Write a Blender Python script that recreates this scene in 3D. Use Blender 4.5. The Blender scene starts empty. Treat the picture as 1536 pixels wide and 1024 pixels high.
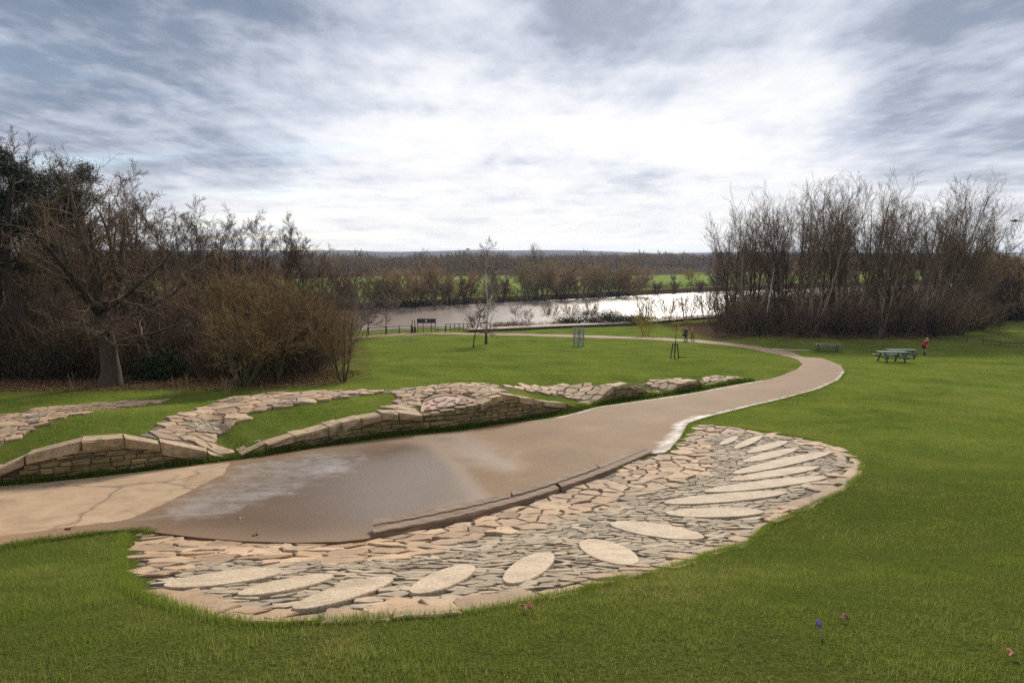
import bpy, bmesh, math, random
import numpy as np
from mathutils import Vector, Matrix, geometry
random.seed(7)
SC = bpy.context.scene
COL = SC.collection
PI = math.pi
FPX = 900.0
EXPO=0.55; BIGX=8.4; BIGY=7.7; SUNE=3.3; CLOUD=.86; HAZE=.00013
NB=(330000,260000,210000,170000)
PITCH = math.atan(128/900)
rad = math.radians

# ------------------------------------------------------------------ helpers: objects
def link(o, parent=None):
    COL.objects.link(o)
    if parent is not None: o.parent = parent
    return o
def tag(o, label=None, cat=None, group=None, kind=None):
    if label: o['label'] = label
    if cat: o['category'] = cat
    if group: o['group'] = group
    if kind: o['kind'] = kind
    return o
def empty(name, loc=(0,0,0), rz=0, sc=1.0):
    o = bpy.data.objects.new(name, None)
    o.empty_display_size = .3
    o.location = loc; o.rotation_euler = (0,0,rz); o.scale = (sc,)*3 if not hasattr(sc,'__len__') else sc
    return link(o)
def obj_from_mesh(name, me, parent=None):
    return link(bpy.data.objects.new(name, me), parent)
def mesh_np(name, V, F, mat=None, attrs=None, smooth=False, matidx=None):
    """V (n,3); F (m,k) uniform polygons."""
    V = np.asarray(V, np.float32); F = np.asarray(F, np.int32)
    me = bpy.data.meshes.new(name)
    me.vertices.add(len(V)); me.vertices.foreach_set('co', V.ravel())
    m, k = F.shape
    me.loops.add(m*k); me.loops.foreach_set('vertex_index', F.ravel())
    me.polygons.add(m)
    me.polygons.foreach_set('loop_start', np.arange(0, m*k, k, dtype=np.int32))
    me.polygons.foreach_set('use_smooth', np.full(m, smooth, dtype=bool))
    if matidx is not None: me.polygons.foreach_set('material_index', np.asarray(matidx, np.int32))
    me.update(calc_edges=True)
    if attrs:
        for an, av in attrs.items():
            av = np.asarray(av, np.float32)
            if av.ndim == 1:
                a = me.attributes.new(an, 'FLOAT', 'POINT'); a.data.foreach_set('value', av)
            else:
                a = me.attributes.new(an, 'FLOAT_COLOR', 'POINT'); a.data.foreach_set('color', av.ravel())
    if mat:
        for mm in (mat if isinstance(mat,(list,tuple)) else [mat]): me.materials.append(mm)
    return me
def mesh_py(name, V, F, mat=None, smooth=False, matidx=None):
    me = bpy.data.meshes.new(name)
    me.from_pydata([tuple(map(float,v)) for v in V], [], F)
    if smooth: me.polygons.foreach_set('use_smooth', np.ones(len(me.polygons), dtype=bool))
    if mat:
        for mm in (mat if isinstance(mat,(list,tuple)) else [mat]): me.materials.append(mm)
    if matidx is not None: me.polygons.foreach_set('material_index', np.asarray(matidx, np.int32))
    me.update()
    return me

class MB:
    """collects simple solids into one mesh"""
    def __init__(s): s.V=[]; s.F=[]; s.MI=[]; s.mi=0
    def _add(s, V, F):
        b=len(s.V); s.V += [tuple(v) for v in V]; s.F += [tuple(i+b for i in f) for f in F]; s.MI += [s.mi]*len(F); return s
    def hexa(s, c):   # 8 corners: bottom 4 ccw, top 4 ccw
        return s._add(c, [(3,2,1,0),(4,5,6,7),(0,1,5,4),(1,2,6,5),(2,3,7,6),(3,0,4,7)])
    def box(s, c, d, rot=None, bev=0.0):
        x,y,z = d[0]/2,d[1]/2,d[2]/2
        bm = bmesh.new(); bmesh.ops.create_cube(bm, size=1)
        for v in bm.verts: v.co = Vector((v.co.x*d[0], v.co.y*d[1], v.co.z*d[2]))
        if bev>0: bmesh.ops.bevel(bm, geom=bm.edges[:], offset=bev, segments=1, affect='EDGES')
        M = Matrix.Translation(Vector(c)) @ (rot.to_4x4() if rot is not None else Matrix.Identity(4))
        bm.verts.index_update()
        V=[tuple(M@v.co) for v in bm.verts]; F=[tuple(v.index for v in f.verts) for f in bm.faces]
        bm.free(); return s._add(V,F)
    def tube(s, pts, radii, n=6, cap=True):
        pts=[Vector(p) for p in pts]
        if not hasattr(radii,'__len__'): radii=[radii]*len(pts)
        V=[];F=[]
        ref = Vector((0.13,0.21,0.97))
        for i,p in enumerate(pts):
            t = (pts[min(i+1,len(pts)-1)]-pts[max(i-1,0)]).normalized()
            if abs(t.dot(ref))>.95: r2=Vector((1,0,0))
            else: r2=ref
            u=t.cross(r2).normalized(); w=t.cross(u)
            for k in range(n):
                a=2*PI*k/n; V.append(p+(u*math.cos(a)+w*math.sin(a))*radii[i])
        for i in range(len(pts)-1):
            for k in range(n):
                F.append((i*n+k,i*n+(k+1)%n,(i+1)*n+(k+1)%n,(i+1)*n+k))
        if cap: F.append(tuple(range(n-1,-1,-1))); F.append(tuple((len(pts)-1)*n+k for k in range(n)))
        return s._add(V,F)
    def loft(s, rings, cap=True):
        n=len(rings[0]); V=[p for r in rings for p in r]; F=[]
        for i in range(len(rings)-1):
            for k in range(n): F.append((i*n+k,i*n+(k+1)%n,(i+1)*n+(k+1)%n,(i+1)*n+k))
        if cap: F.append(tuple(range(n-1,-1,-1))); F.append(tuple((len(rings)-1)*n+k for k in range(n)))
        return s._add(V,F)
    def build(s, name, mat, parent=None, smooth=False):
        return obj_from_mesh(name, mesh_py(name, s.V, s.F, mat, smooth, s.MI), parent)

# ------------------------------------------------------------------ numeric noise
def _h(i,j,seed):
    n = (i.astype(np.int64)*374761393 + j.astype(np.int64)*668265263 + seed*974711) & 0x7fffffff
    n = ((n ^ (n>>13))*1274126177) & 0x7fffffff
    return ((n ^ (n>>16)) & 0xffff)/65535.0
def vnoise(x,y,seed=0):
    x=np.asarray(x,float); y=np.asarray(y,float)
    i=np.floor(x); j=np.floor(y); fx=x-i; fy=y-j
    fx=fx*fx*(3-2*fx); fy=fy*fy*(3-2*fy)
    a=_h(i,j,seed); b=_h(i+1,j,seed); c=_h(i,j+1,seed); d=_h(i+1,j+1,seed)
    return (a*(1-fx)+b*fx)*(1-fy)+(c*(1-fx)+d*fx)*fy
def fbm(x,y,seed=0,o=3):
    s=0;a=.5;t=0
    for k in range(o):
        s=s+a*vnoise(x*2**k,y*2**k,seed+k*17); t+=a; a*=.5
    return s/t
def sstep(a,b,x):
    t=np.clip((np.asarray(x,float)-a)/(b-a),0,1); return t*t*(3-2*t)
def inpoly(x,y,poly):
    x=np.asarray(x,float); y=np.asarray(y,float); r=np.zeros(x.shape,bool); n=len(poly)
    for i in range(n):
        x0,y0=poly[i]; x1,y1=poly[(i+1)%n]
        if y0==y1: continue
        c=((y0>y)!=(y1>y)); r ^= c & (x < (x1-x0)*(y-y0)/(y1-y0)+x0)
    return r
def polydist(x,y,poly,closed=True):
    x=np.asarray(x,float); y=np.asarray(y,float); best=np.full(x.shape,1e18); n=len(poly)
    for i in range(n if closed else n-1):
        x0,y0=poly[i]; x1,y1=poly[(i+1)%n]; dx=x1-x0; dy=y1-y0
        L=dx*dx+dy*dy+1e-12
        t=np.clip(((x-x0)*dx+(y-y0)*dy)/L,0,1)
        best=np.minimum(best,(x-x0-t*dx)**2+(y-y0-t*dy)**2)
    return np.sqrt(best)

# ------------------------------------------------------------------ terrain (eye = origin, metres)
def _table(pts, sig):
    p=np.array(pts,float); d=np.arange(-80,420,.1); z=np.interp(d,p[:,0],p[:,1])
    k=np.exp(-.5*(np.arange(-int(sig*30),int(sig*30)+1)/(sig*10))**2); k/=k.sum()
    zz=np.convolve(np.pad(z,len(k)//2,mode='edge'),k,'valid')
    return d,zz
TL=_table([(-80,6),(-20,.4),(0,-1.72),(2,-2.0),(4,-2.5),(6,-3.25),(7.85,-3.98),(9.5,-4.28),(12,-4.56),(17,-5.0),(24,-5.7),(32,-6.4),(43,-7.4),(55,-8.6),(66,-9.5),(75,-10.1),(85,-10.6),(95,-11),(420,-11)],.7)
TR=_table([(-80,6),(-20,.4),(0,-1.72),(4,-2.38),(8,-3.5),(12.7,-4.52),(18,-5.2),(24,-5.75),(32,-6.45),(43,-7.4),(55,-8.6),(66,-9.5),(75,-10.1),(85,-10.6),(95,-11),(420,-11)],.9)
TF=_table([(-80,6),(-20,.4),(0,-1.72),(4,-2.38),(8,-3.5),(12.7,-4.52),(18,-5.2),(24,-5.75),(32,-6.5),(43,-7.65),(47,-8.25),(59,-9.8),(66,-10.1),(75,-10.4),(85,-10.7),(95,-11),(420,-11)],1.2)
NEAR=np.array([(-900,-20),(-300,35),(-200,52),(-80,71),(-21,88),(33,108),(120,150),(400,250),(900,420)],float)
FARB=np.array([(-900,20),(-300,90),(-200,104),(-80,118),(-32,141),(8,168),(62,205),(150,252),(400,350),(900,520)],float)
WATER_Z=-12.2
def Hbase(x,y):
    x=np.asarray(x,float); y=np.asarray(y,float)
    a=np.interp(y,*TL); b=np.interp(y,*TR); c=np.interp(y,*TF)
    w=sstep(2.5,9,x); w2=sstep(12,30,x)
    z=a*(1-w)+(b*(1-w2)+c*w2)*w
    # soft undulation of the lawns
    am=sstep(22,34,y)*(1-sstep(78,90,y))
    z=z+am*((fbm(x/9,y/11,3)-.5)*.5+.25*np.exp(-(((x+3)/9)**2+((y-43)/7)**2)))
    z=z+ sstep(30,60,x-.25*y)*sstep(60,90,y)*.6
    # river bed
    yn=np.interp(x,NEAR[:,0],NEAR[:,1]); yf=np.interp(x,FARB[:,0],FARB[:,1])
    r=sstep(-1,5,y-yn)*sstep(-1,6,yf-y)
    z=z-3.2*r
    # beyond: valley side, ridge on the right, distant hills
    far=y-yf
    z=z+sstep(60,700,far)*3.0
    z=z+sstep(300,800,far)*sstep(-60,260,x)*(6.5+1.5*fbm(x/160,y/160,9))
    hills=sstep(1700,3300,y)*(1-.4*sstep(3300,4600,y))
    z=z+hills*(4+72*fbm(x/800+3.3,y/1500,21,3)*(1-.6*sstep(100,900,x)))
    return z
def rays(px):
    px=np.asarray(px,float); cx=(px[:,0]-768)/FPX; cy=(512-px[:,1])/FPX
    s,c=math.sin(PITCH),math.cos(PITCH)
    d=np.stack([cx, cy*s+c, cy*c-s],1)
    return d
def unproject(px, H):
    d=rays(px); n=len(d)
    ts=np.concatenate([np.linspace(.8,40,200),np.geomspace(40.3,1200,220)])
    done=np.zeros(n,bool); lo=np.zeros(n); hi=np.full(n,1200.)
    prev=ts[0]
    for t in ts:
        p=d*t; hit=(p[:,2]<=H(p[:,0],p[:,1]))&~done
        lo[hit]=prev; hi[hit]=t; done|=hit; prev=t
        if done.all(): break
    for _ in range(24):
        m=(lo+hi)/2; p=d*m[:,None]; b=p[:,2]<=H(p[:,0],p[:,1])
        hi=np.where(b,m,hi); lo=np.where(b,lo,m)
    p=d*hi[:,None]; p[:,2]=H(p[:,0],p[:,1])
    return p

# ---- retaining wall line: base pixels and top pixels of the front face
WBASE=[(0,727),(60,723),(137,715),(205,706),(273,697),(349,689),(400,682),(469,670),(535,660),(599,651),(650,647),(700,642),(759,632),(837,622),(874,612),(886,607.5),(961,597),(1024,588),(1078,577.5),(1128,570.5)]
WTOP=[(0,705),(63,683),(109,671),(148,659),(197,655.7),(249,664),(284,672),(328,680),(346,688.5),(352,686),(357,676),(402,664),(435,654),(464,648.5),(506,638),(550,624),(584,618.6),(615,620),(631,623.5),(675,616),(719,608),(745,595),(759,592),(781,596),(815,601),(848,606),(872,611.5),(880,606),(900,592),(920,579.5),(938,577),(961,583),(990,590),(1000,588),(1019,575),(1032,571),(1065,578.5),(1078,576),(1094,567.5),(1112,566.5),(1128,570.5)]
us=np.array(sorted(set([p[0] for p in WBASE]+[p[0] for p in WTOP])),float)
vb=np.interp(us,[p[0] for p in WBASE],[p[1] for p in WBASE]); vt=np.minimum(np.interp(us,[p[0] for p in WTOP],[p[1] for p in WTOP]),vb)
WP=unproject(np.stack([us,vb],1),Hbase)
rt=rays(np.stack([us,vt],1)); hb=np.hypot(WP[:,0],WP[:,1]); ztop=rt[:,2]*hb/np.hypot(rt[:,0],rt[:,1])
WH=np.maximum(ztop-WP[:,2],0)
WXY=WP[:,:2].copy()
# smooth plan slightly, extend to the left out of frame
for _ in range(3):
    WXY[1:-1]=.25*WXY[:-2]+.5*WXY[1:-1]+.25*WXY[2:]
dl=(WXY[0]-WXY[4]); dl/=np.linalg.norm(dl)
ext=np.array([WXY[0]+dl*k for k in (9,6,3,1.5)])
WXY=np.concatenate([ext,WXY]); WH=np.concatenate([[0,.35,.3,.28],WH]); WU=np.concatenate([[-400,-260,-130,-60],us])
WS=np.concatenate([[0],np.cumsum(np.linalg.norm(np.diff(WXY,axis=0),axis=1))])
s_of=lambda u: float(np.interp(u,WU,WS))
HC_pts=[(-400,.55),(0,.75),(345,.72),(500,.85),(760,.95),(900,.75),(1000,.5),(1100,.25),(1128,0)]
def wall_st(x,y):
    x=np.asarray(x,float); y=np.asarray(y,float)
    best=np.full(x.shape,1e18); S=np.zeros(x.shape); T=np.zeros(x.shape)
    for i in range(len(WXY)-1):
        x0,y0=WXY[i]; dx,dy=WXY[i+1]-WXY[i]; L2=dx*dx+dy*dy; L=math.sqrt(L2)
        t=np.clip(((x-x0)*dx+(y-y0)*dy)/L2,0,1)
        ex=x-x0-t*dx; ey=y-y0-t*dy; d2=ex*ex+ey*ey
        side=np.where((dx*(y-y0)-dy*(x-x0))>=0,1.,-1.)
        m=d2<best; best=np.where(m,d2,best); S=np.where(m,WS[i]+t*L,S); T=np.where(m,np.sqrt(d2)*side,T)
    return S,T
def mound(x,y):
    x=np.asarray(x,float); y=np.asarray(y,float); out=np.zeros(x.shape)
    m=(y>4)&(y<48)&(x>-45)&(x<28)
    if not m.any(): return out
    S,T=wall_st(x[m],y[m])
    h=np.interp(S,WS,WH); U=np.interp(S,WS,WU); hc=np.interp(U,[p[0] for p in HC_pts],[p[1] for p in HC_pts])
    k=sstep(.2,3.6,T)
    v=(h*(1-k)+np.maximum(hc,h*.9)*k)*sstep(.08,.26,T)*(1-sstep(4.2,9.0,T))
    out[m]=v
    return out
def H(x,y): 
    x=np.asarray(x,float); y=np.asarray(y,float)
    return Hbase(x,y)+mound(x,y)
def h1(x,y): return float(H(np.array([x]),np.array([y]))[0])
_TS=np.concatenate([np.linspace(.8,40,200),np.geomspace(40.3,1200,220)])
def at(u,v):
    d=rays([(u,v)])[0]; ts=_TS
    for k in range(3):
        p=d[None]*ts[:,None]; hit=np.nonzero(p[:,2]<=H(p[:,0],p[:,1]))[0]; i=hit[0] if len(hit) else len(ts)-1
        ts=np.linspace(ts[max(i-1,0)],ts[i],40)
    p=d*ts[-1]*.5+d*ts[0]*.5; return Vector((p[0],p[1],h1(p[0],p[1])))
def mpp(p): # metres per photo pixel at a point
    return (p.y*math.cos(PITCH)-p.z*math.sin(PITCH))/FPX
def upxy(px,fn=None): return unproject(px,fn or H)[:,:2]

# ------------------------------------------------------------------ outlines (unprojected onto the terrain)
PATH_BACK=[(-260,765),(-120,746),(0,730),(137,719),(205,710),(273,701),(350,692),(469,674),(599,656),(700,647.5),(759,637),(837,627),(874,618),(886,613),(961,602),(1024,593),(1078,583),(1140,572),(1175,563),(1195,555),(1204,547),(1197,540),(1170,532),(1130,524),(1080,517),(1040,513.5),(980,510),(900,507.3),(820,505),(740,503.4),(680,502),(640,501.5),(600,503.5),(560,506.5),(520,510),(470,514)]
PATH_FRONT=[(-260,880),(-120,850),(0,823),(60,812),(130,802),(185,796),(215,795),(235,803),(300,808),(360,815),(440,818),(520,815),(557,812),(566,802),(706,772),(778,753),(850,727),(962,680),(985,682),(1000,681),(1022,655),(1032,635),(1060,626),(1120,611),(1180,597),(1230,583),(1258,570),(1267,558),(1262,549),(1235,538),(1190,528),(1140,520),(1090,513.5),(1040,509.5),(980,506.2),(900,503.6),(820,501.5),(740,500.2),(690,498.8),(640,498.3),(600,499.8),(560,503),(520,506.5),(470,510)]
PB=upxy(PATH_BACK,Hbase); PF=upxy(PATH_FRONT,Hbase)
def dens(P,step):
    out=[]
    for a,b in zip(P[:-1],P[1:]):
        n=max(1,int(np.linalg.norm(b-a)/step))
        for i in range(n): out.append(a+(b-a)*i/n)
    out.append(P[-1]); return np.array(out)
def smooth_line(P,it=2):
    P=P.copy()
    for _ in range(it): P[1:-1]=.25*P[:-2]+.5*P[1:-1]+.25*P[2:]
    return P
PBd=dens(PB,.4); PFd=dens(PF,.4)
PBd[:]=smooth_line(PBd,2); PFd[:]=smooth_line(PFd,1)
PATH=np.concatenate([PFd,PBd[::-1]])
MOSAIC_PX=[(187,799),(235,799),(300,803),(360,809),(440,812),(520,809),(557,806),(566,803),(706,769),(840,729),(975,678),(1003,680),(1025,655),(1040,634),(1100,640),(1160,649),(1220,659),(1268,674),(1293,694),(1287,714),(1265,735),(1215,757),(1150,789),(1113,818),(1065,829),(1020,849),(940,868),(870,885),(780,905),(650,924),(530,930),(400,936),(310,925),(260,910),(205,889),(180,850)]
MOS=upxy(MOSAIC_PX)
SLATE_PX=[(285,842),(400,840),(520,846),(620,830),(680,815),(760,800),(830,785),(900,765),(960,742),(1010,728),(1060,712),(1075,690),(1052,660),(1080,650),(1150,653),(1200,664),(1255,680),(1268,698),(1240,722),(1200,742),(1165,768),(1110,800),(1060,822),(990,845),(900,865),(800,885),(700,905),(560,914),(420,918),(330,905),(270,888),(240,875)]
SLA=upxy(SLATE_PX)
PETALS=[((246,881),(423,858),12),((357,894),(500,866),10.5),((439,915),(589,870),14),((615,890),(713,853),16.5),((755,873),(831,835),20),((869,817),(958,843),18.5),((915,787),(1056,807),12),((999,771),(1146,769),8.5),((996,755),(1179,740),8),((1056,738),(1241,717),7.2),((1095,721),(1230,701),6.3),((1098,711),(1248,679),7),((1115,693),(1196,674),6),((1120,679),(1182,663),5.2),((1101,673),(1145,654),5),((1079,667),(1107,656),4.5)]
def petal_px(a,b,w,n=18,grow=0):
    a=np.array(a,float); b=np.array(b,float); m=(a+b)/2; ax=(b-a)/2; L=np.linalg.norm(ax); e=ax/L; nn=np.array([-e[1],e[0]])
    pts=[]
    for k in range(2*n):
        t=2*PI*k/(2*n); c=math.cos(t); s=math.sin(t)
        pts.append(m+e*(L+grow)*c+nn*(.84*w+grow)*s*(abs(s)**.10))
    return pts
PET=[upxy(petal_px(*p)) for p in PETALS]
RIBBONS=[
 [(-60,668),(-60,650),(0,627),(40,614),(100,610),(180,603),(250,600.5),(252,604),(180,613),(120,622),(70,636),(40,650),(0,672),(-40,690)],
 [(206,656),(219,647),(241,631),(284,616),(323,602),(383,594),(430,590),(482,587),(534,586),(589,585),(592,589),(534,595),(461,607),(412,613),(375,622),(349,638),(329,656),(328,672),(347,686),(328,680),(284,670),(249,661)],
 [(560,586),(591,584),(640,579.5),(671,577),(726,577),(748,580.5),(757,588),(744,594),(719,603),(700,594),(671,591),(645,595),(630,604),(628,618),(606,617),(578,613),(590,600),(600,592)],
 [(748,580.5),(781,578),(850,577.5),(900,577),(921,579.5),(905,590),(890,600),(876,607),(866,602),(852,597),(820,592.5),(790,587.5),(762,585)],
 [(948,576),(974,572),(1008,570),(1026,569.5),(1018,576),(1008,584),(998,588),(982,586),(964,580)],
 [(1034,570),(1052,567),(1086,565.5),(1104,566.5),(1090,570),(1078,577),(1052,574.5)],
]
RIB=[upxy(r) for r in RIBBONS]
PANEL=upxy([(631,624),(632,612),(637,603),(648,597.5),(660,594.5),(671,593.5),(693,596),(708,600.5),(719,607)])
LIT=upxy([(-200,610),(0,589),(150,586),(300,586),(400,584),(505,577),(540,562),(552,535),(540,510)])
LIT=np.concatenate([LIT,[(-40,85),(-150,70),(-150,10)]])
print('WALL h max',WH.max(),'panel',PANEL[0],'mos',MOS[0],MOS[18])
# ------------------------------------------------------------------ materials
class NT:
    def __init__(s,name):
        s.m=bpy.data.materials.new(name); s.m.use_nodes=True; s.t=s.m.node_tree; s.t.nodes.clear()
        s.out=s.n('ShaderNodeOutputMaterial')
    def n(s,typ,**kw):
        x=s.t.nodes.new(typ)
        for k,v in kw.items():
            if k.startswith('i_'): x.inputs[k[2:].replace('_',' ')].default_value=v
            else: setattr(x,k,v)
        return x
    def l(s,a,b): s.t.links.new(a,b)
    def pos(s,scale=1.0,obj=False,rotz=0.0):
        if obj: c=s.n('ShaderNodeTexCoord').outputs['Object']
        else: c=s.n('ShaderNodeNewGeometry').outputs['Position']
        if hasattr(scale,'__len__') or rotz:
            mp=s.n('ShaderNodeMapping'); mp.inputs['Scale'].default_value=scale if hasattr(scale,'__len__') else (scale,)*3
            mp.inputs['Rotation'].default_value=(0,0,rotz); s.l(c,mp.inputs['Vector']); c=mp.outputs['Vector']
        return c
    def noise(s,scale,detail=4,rough=.55,vec=None,dist=0):
        x=s.n('ShaderNodeTexNoise'); x.inputs['Scale'].default_value=scale; x.inputs['Detail'].default_value=detail
        x.inputs['Roughness'].default_value=rough; x.inputs['Distortion'].default_value=dist
        s.l(vec if vec is not None else s.pos(),x.inputs['Vector']); return x.outputs['Fac']
    def ramp(s,fac,stops,interp='LINEAR'):
        r=s.n('ShaderNodeValToRGB'); r.color_ramp.interpolation=interp; e=r.color_ramp.elements
        while len(e)<len(stops): e.new(.5)
        for i,(p,c) in enumerate(stops): e[i].position=p; e[i].color=(*c,1) if len(c)==3 else c
        s.l(fac,r.inputs['Fac']); return r.outputs['Color']
    def mix(s,fac,a,b,mode='MIX'):
        x=s.n('ShaderNodeMix',data_type='RGBA',blend_type=mode)
        for sock,val in ((x.inputs[0],fac),(x.inputs[6],a),(x.inputs[7],b)):
            if isinstance(val,(int,float)): sock.default_value=val
            elif isinstance(val,tuple): sock.default_value=(*val,1) if len(val)==3 else val
            else: s.l(val,sock)
        return x.outputs[2]
    def math(s,op,a,b=0.0,clamp=False):
        x=s.n('ShaderNodeMath',operation=op,use_clamp=clamp)
        for sock,val in ((x.inputs[0],a),(x.inputs[1],b)):
            if isinstance(val,(int,float)): sock.default_value=val
            else: s.l(val,sock)
        return x.outputs[0]
    def mrange(s,v,a,b,c,d):
        x=s.n('ShaderNodeMapRange'); s.l(v,x.inputs[0])
        for i,q in enumerate((a,b,c,d)): x.inputs[i+1].default_value=q
        return x.outputs[0]
    def island(s): return s.n('ShaderNodeNewGeometry').outputs['Random Per Island']
    def attr(s,name,out='Fac'): return s.n('ShaderNodeAttribute',attribute_name=name).outputs[out]
    def bump(s,h,strength=.3,dist=.02,normal=None):
        b=s.n('ShaderNodeBump'); b.inputs['Strength'].default_value=strength; b.inputs['Distance'].default_value=dist
        s.l(h,b.inputs['Height'])
        if normal is not None: s.l(normal,b.inputs['Normal'])
        return b.outputs['Normal']
    def pbsdf(s,col,rough=.8,normal=None,spec=.5,metal=0,emit=None):
        b=s.n('ShaderNodeBsdfPrincipled')
        for key,val in (('Base Color',col),('Roughness',rough),('Specular IOR Level',spec),('Metallic',metal)):
            if isinstance(val,(int,float)): b.inputs[key].default_value=val
            elif isinstance(val,tuple): b.inputs[key].default_value=(*val,1)
            else: s.l(val,b.inputs[key])
        if normal is not None: s.l(normal,b.inputs['Normal'])
        s.l(b.outputs[0],s.out.inputs['Surface']); return b
def simple(name,c0,c1,scale=6,rough=.8,bump=.2,dist=.01,spec=.3,obj=True,island=0.0,detail=5,stretch=None):
    t=NT(name); v=t.pos(stretch if stretch else 1.0,obj=obj)
    f=t.noise(scale,detail,.6,v)
    if island: f=t.math('ADD',t.math('MULTIPLY',f,1-island),t.math('MULTIPLY',t.island(),island))
    col=t.ramp(f,[(.3,c0),(.7,c1)])
    t.pbsdf(col,rough,t.bump(t.noise(scale*4,4,.6,v),bump,dist) if bump else None,spec)
    return t.m

# stone materials: colour per stone, grain, lichen
def stone(name,stops,grain=40,rough=.8,bump=.5,moss=0.0,spec=.35,dirt=(.10,.075,.045)):
    t=NT(name); isl=t.island(); v=t.pos()
    big=t.noise(2.5,4,.6,v); f=t.math('ADD',t.math('MULTIPLY',isl,.75),t.math('MULTIPLY',big,.25))
    col=t.ramp(f,stops)
    g=t.noise(grain,6,.7,v)
    col=t.mix(t.mrange(g,.25,.75,.0,.8),col,(.66,.58,.46),'OVERLAY')
    st=t.noise(7,6,.7,v,.6)
    col=t.mix(t.mrange(st,.52,.72,0,.7),col,dirt)
    pt=t.noise(1.7,5,.65,v,.4); col=t.mix(t.mrange(pt,.45,.68,0,.45),col,(.13,.105,.075))
    if moss:
        ms=t.noise(5.5,5,.65,v,.3)
        col=t.mix(t.math('MULTIPLY',t.mrange(ms,.47,.62,0,1),moss),col,(.16,.15,.03))
    hb=t.math('ADD',t.math('MULTIPLY',g,.5),st)
    t.pbsdf(col,rough,t.bump(hb,bump,.022),spec); return t.m
TAN=[(.12,(.20,.13,.078)),(.3,(.41,.285,.18)),(.48,(.27,.185,.115)),(.66,(.46,.33,.215)),(.86,(.27,.195,.13))]
M={}
M['tan']=stone('tan_sandstone',TAN)
M['tan_edge']=stone('tan_sandstone_edging',[(.14,(.23,.155,.10)),(.5,(.38,.27,.175)),(.86,(.26,.18,.115))],moss=.25)
M['slate']=stone('grey_slate',[(.1,(.20,.168,.128)),(.3,(.36,.305,.235)),(.52,(.25,.215,.17)),(.72,(.42,.355,.27)),(.9,(.31,.25,.18))],grain=30,rough=.85,spec=.15)
M['wallstone']=stone('mossy_walling_stone',[(.08,(.13,.088,.05)),(.3,(.27,.20,.10)),(.55,(.20,.145,.085)),(.75,(.35,.27,.15)),(.92,(.13,.085,.055))],moss=.75,bump=.7)
M['coping']=stone('sandstone_coping',[(.1,(.29,.20,.125)),(.4,(.42,.31,.205)),(.65,(.33,.23,.15)),(.9,(.46,.345,.235))],moss=.6,bump=.9)
M['pink']=stone('pink_sandstone',[(.0,(.36,.24,.19)),(1,(.43,.29,.235))],moss=.0,bump=.3)
M['carve']=simple('carved_pink_sandstone',(.16,.08,.06),(.26,.15,.11),20,.9,.3)
M['mortar']=simple('earthy_mortar',(.075,.06,.042),(.19,.155,.115),9,.95,.6,.02,obj=False)
def mk_petal():
    t=NT('exposed_pebble_panel'); v=t.pos()
    vo=t.n('ShaderNodeTexVoronoi'); vo.inputs['Scale'].default_value=75; t.l(v,vo.inputs['Vector'])
    sep=t.n('ShaderNodeSeparateColor'); t.l(vo.outputs['Color'],sep.inputs[0])
    col=t.ramp(sep.outputs[0],[(.0,(.30,.215,.125)),(.35,(.42,.315,.20)),(.7,(.49,.38,.255)),(1,(.57,.475,.35))])
    st=t.noise(3,5,.65,v); col=t.mix(t.mrange(st,.42,.70,0,.75),col,(.26,.19,.12)); s2=t.noise(11,6,.7,v,.5); col=t.mix(t.mrange(s2,.56,.72,0,.5),col,(.20,.15,.10))
    hh=t.math('SUBTRACT',1.0,t.mrange(vo.outputs['Distance'],0,.6,0,1))
    t.pbsdf(col,.75,t.bump(hh,.6,.006),.35); return t.m
M['petal']=mk_petal()
def mk_timber():
    t=NT('weathered_sleeper_timber'); v=t.attr('grain','Vector')
    mp=t.n('ShaderNodeMapping'); mp.inputs['Scale'].default_value=(1.2,22,22); t.l(v,mp.inputs['Vector']); w=mp.outputs['Vector']
    g=t.noise(1.6,6,.7,w,.4); col=t.ramp(g,[(.25,(.07,.045,.03)),(.5,(.23,.16,.105)),(.75,(.40,.30,.21))])
    cr=t.noise(2.2,3,.5,w); col=t.mix(t.mrange(cr,.62,.70,0,.85),col,(.025,.017,.012))
    t.pbsdf(col,.85,t.bump(g,.8,.02),.25); return t.m
M['timber']=mk_timber()
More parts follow.
